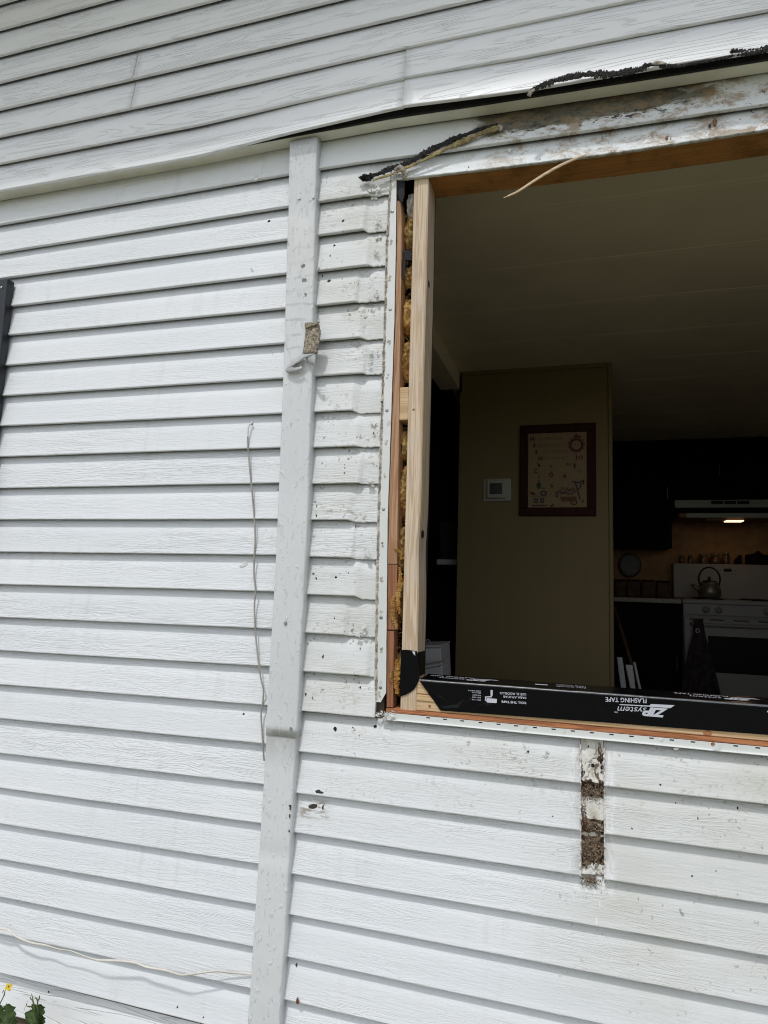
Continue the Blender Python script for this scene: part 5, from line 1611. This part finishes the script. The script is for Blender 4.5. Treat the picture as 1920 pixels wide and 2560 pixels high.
v, f = prism_y([(q.x - .09, 1.7895), (q.x + .16, 1.7895), (q.x + .15, 1.83), (q.x + .08, 1.87), (q.x + .03, 1.875), (q.x + .0, 1.905), (q.x - .015, 1.885), (q.x - .05, 1.876), (q.x - .085, 1.87)], 4.27, 4.33)
tag(obj('rooster_figure', v, f, M['cab'], bevel=0.003), 'dark lumpy ornament at the right end of the backguard', 'ornament')

# counter things
for i, (a0, a1, top, lb) in enumerate(((140, 255, 905, 'leftmost dim canister on the counter'), (262, 400, 905, 'second dim canister from the partition'), (405, 545, 910, 'third dim canister from the partition'), (555, 690, 918, 'dim canister nearest the range'))):
    q0, q1 = K(a0, 1050, 4.0), K(a1, top, 4.0)
    tt = thing('canister', lb, 'canister', ((q0.x + q1.x) / 2, 4.0, 1.5035), 'canisters on the counter')
    box('body', q0.x + .002, q1.x - .002, 3.96, 4.06, 1.5035, max(1.56, q1.z - .012), M['canister'], tt, bevel=0.006)
    box('lid', q0.x + .004, q1.x - .004, 3.962, 4.058, max(1.5605, q1.z - .0118), max(1.575, q1.z), M['cab'], tt, bevel=0.003)
q = K(300, 760, 4.3)
v, f = lathe_vf([(0.09, 0), (0.105, 0.006), (0.10, 0.012), (0.07, 0.008), (0.01, 0.006)], 0, 0, 24)
tag(obj('wall_plate', [(q.x + a * .9, 4.37 - c_, q.z + b) for a, b, c_ in v], f, simple('patterned_plate', (0.035, 0.032, 0.024), 0.5, 0.6, 60), smooth=True), 'round patterned plate on the wall over the counter', 'plate')

# towel hanging on the oven handle
rows = []
tl = [K(930, 1290, 3.585), K(925, 1420, 3.585), K(880, 1600, 3.585), K(840, 1760, 3.585), K(800, 2035, 3.585)]
tr = [K(1015, 1290, 3.585), K(1030, 1420, 3.585), K(1075, 1600, 3.585), K(1120, 1760, 3.585), K(1185, 2035, 3.585)]
for i in range(15):
    t_ = i / 14
    q = t_ * 4
    j = min(int(q), 3)
    a = tl[j].lerp(tl[j + 1], q - j); b = tr[j].lerp(tr[j + 1], q - j)
    rows.append([a.lerp(b, u / 12) + Vector((0, 0.012 * math.sin(u * 1.9) * t_ - 0.01 * t_, 0)) for u in range(13)])
tw = thing('hanging_towel', 'dark patterned towel hanging from the oven door handle', 'towel', (0.9, 3.59, 0.9))
v, f = grid_vf(rows)
o = obj('cloth', v, f, simple('dark_towel', (0.022, 0.014, 0.014), 0.95, 0.6, 25), tw, smooth=True)
md_ = o.modifiers.new('thickness', 'SOLIDIFY'); md_.thickness = 0.004
q = K(962, 1408, 3.57)
v, f = tube_vf([Vector((q.x + .013 * math.cos(a), 3.565, q.z + .013 * math.sin(a))) for a in [6.2832 * i / 12 for i in range(13)]], 0.003, 6)
obj('ring', v, f, M['white'], tw, smooth=True)

# white boards leaning behind the partition
for i, (bl_, br2, tl_, tr_, lb) in enumerate((((205, 1985), (262, 1985), (165, 1668), (220, 1672), 'white board leaning nearest the partition edge'), ((300, 1990), (352, 1990), (250, 1745), (320, 1748), 'middle white board of the three leaning ones'), ((385, 1995), (410, 1995), (325, 1712), (352, 1722), 'thin white board farthest from the partition'))):
    A, B, C_, D = (K(*q, 2.35) for q in (bl_, br2, tl_, tr_))
    ext = (A.z - FZ) / max(0.01, (C_.z - A.z))
    A2 = A + (A - C_) * ext; B2 = B + (B - D) * ext
    v = [(A2.x, 2.34, FZ + .001), (B2.x, 2.34, FZ + .001), (B2.x, 2.36, FZ + .001), (A2.x, 2.36, FZ + .001), (C_.x, 2.34, C_.z), (D.x, 2.34, D.z), (D.x, 2.36, D.z), (C_.x, 2.36, C_.z)]
    tag(obj('leaning_board', v, [(0, 1, 2, 3), (4, 7, 6, 5), (0, 4, 5, 1), (1, 5, 6, 2), (2, 6, 7, 3), (3, 7, 4, 0)], M['white'], bevel=0.003), lb, 'board', 'white boards leaning behind the partition')
a = K(140, 1180, 2.55); b = K(300, 1700, 2.45)
d = (b - a)
v, f = tube_vf([a, b, b + d * ((b.z - FZ) / -d.z)], 0.010, 8)
tag(obj('broom_handle', v, f, M['canister'], smooth=True), 'thin broom handle leaning behind the partition', 'broom')

# left: shelf with basket, bins on a low table
tag(box('wall_shelf', P(1091.5, 1398, 2.2).x, -0.665, 2.2, 2.74, 1.6785, 1.7105, M['white'], bevel=0.002), 'short white shelf left of the partition', 'shelf')
bk = thing('shelf_basket', 'dark brown basket standing on the white shelf', 'basket', (-0.76, 2.35, 1.711))
rows = [[(-0.755 + (0.055 + 0.008 * q) * sx_, 2.36 + (0.08 + .01 * q) * sy_, 1.711 + q * 0.235) for sx_, sy_ in ((-1, -1), (1, -1), (1, 1), (-1, 1))] for q in (0, .25, .5, .75, 1)]
v, f = loft_vf(rows)
obj('basket_body', v, f, simple('dark_wicker', (0.03, 0.018, 0.012), 0.8, 0.4, 70, 0.5, 90), bk)
box('basket_rim', -0.822, -0.688, 2.265, 2.455, 1.946, 1.958, M['cab'], bk, bevel=0.003)
tb = thing('side_table', 'dark side table under the white bins', 'table', (-0.8, 1.1, FZ))
box('table_top', -1.2, -0.50, 0.75, 1.45, 1.055, 1.085, M['cab'], tb, bevel=0.003)
for a in (-1.17, -0.56):
    for b in (0.78, 1.38):
        box('leg', a, a + .04, b, b + .04, FZ + .001, 1.0545, M['cab'], tb)
def bin_(label, x0, x1, y0, y1, z0, z1, skew):
    tt = thing('storage_bin', label, 'bin', ((x0 + x1) / 2, (y0 + y1) / 2, z0), 'white bins on the side table')
    v = [(x0, y0, z0), (x1, y0, z0), (x1, y1, z0), (x0, y1, z0), (x0, y0, z1 - skew), (x1 - .012, y0, z1), (x1 - .012, y1, z1), (x0, y1, z1 - skew)]
    obj('bin_body', v, [(0, 1, 2, 3), (4, 7, 6, 5), (0, 4, 5, 1), (1, 5, 6, 2), (2, 6, 7, 3), (3, 7, 4, 0)], M['white'], tt, bevel=0.004)
    v = [(a, b - (0.006 if b == y0 else -.006), c_ + .0008) for a, b, c_ in v[4:]] + [(a, b - (0.006 if b == y0 else -.006), c_ + 0.010) for a, b, c_ in v[4:]]
    obj('lid', v, [(0, 1, 2, 3), (4, 7, 6, 5), (0, 4, 5, 1), (1, 5, 6, 2), (2, 6, 7, 3), (3, 7, 4, 0)], M['white'], tt, bevel=0.002)
    return tt
bin_('nearer white plastic bin with sloping lid behind the sill', -0.82, -0.512, 0.97, 1.10, 1.0855, 1.245, 0.075)
b2 = bin_('farther taller white bin behind the sill', -0.85, -0.5545, 1.14, 1.35, 1.0855, 1.297, 0.02)
q = P(1040 + 240 / 8.295, 1580 + 400 / 8.295, 1.2)
v, f = tube_vf([Vector((q.x + .012 * math.cos(a), 1.2, 1.3 + .022 * math.sin(a))) for a in [math.pi * i / 8 for i in range(9)]], 0.0015, 6)
obj('wire_handle', v, f, M['white'], b2)
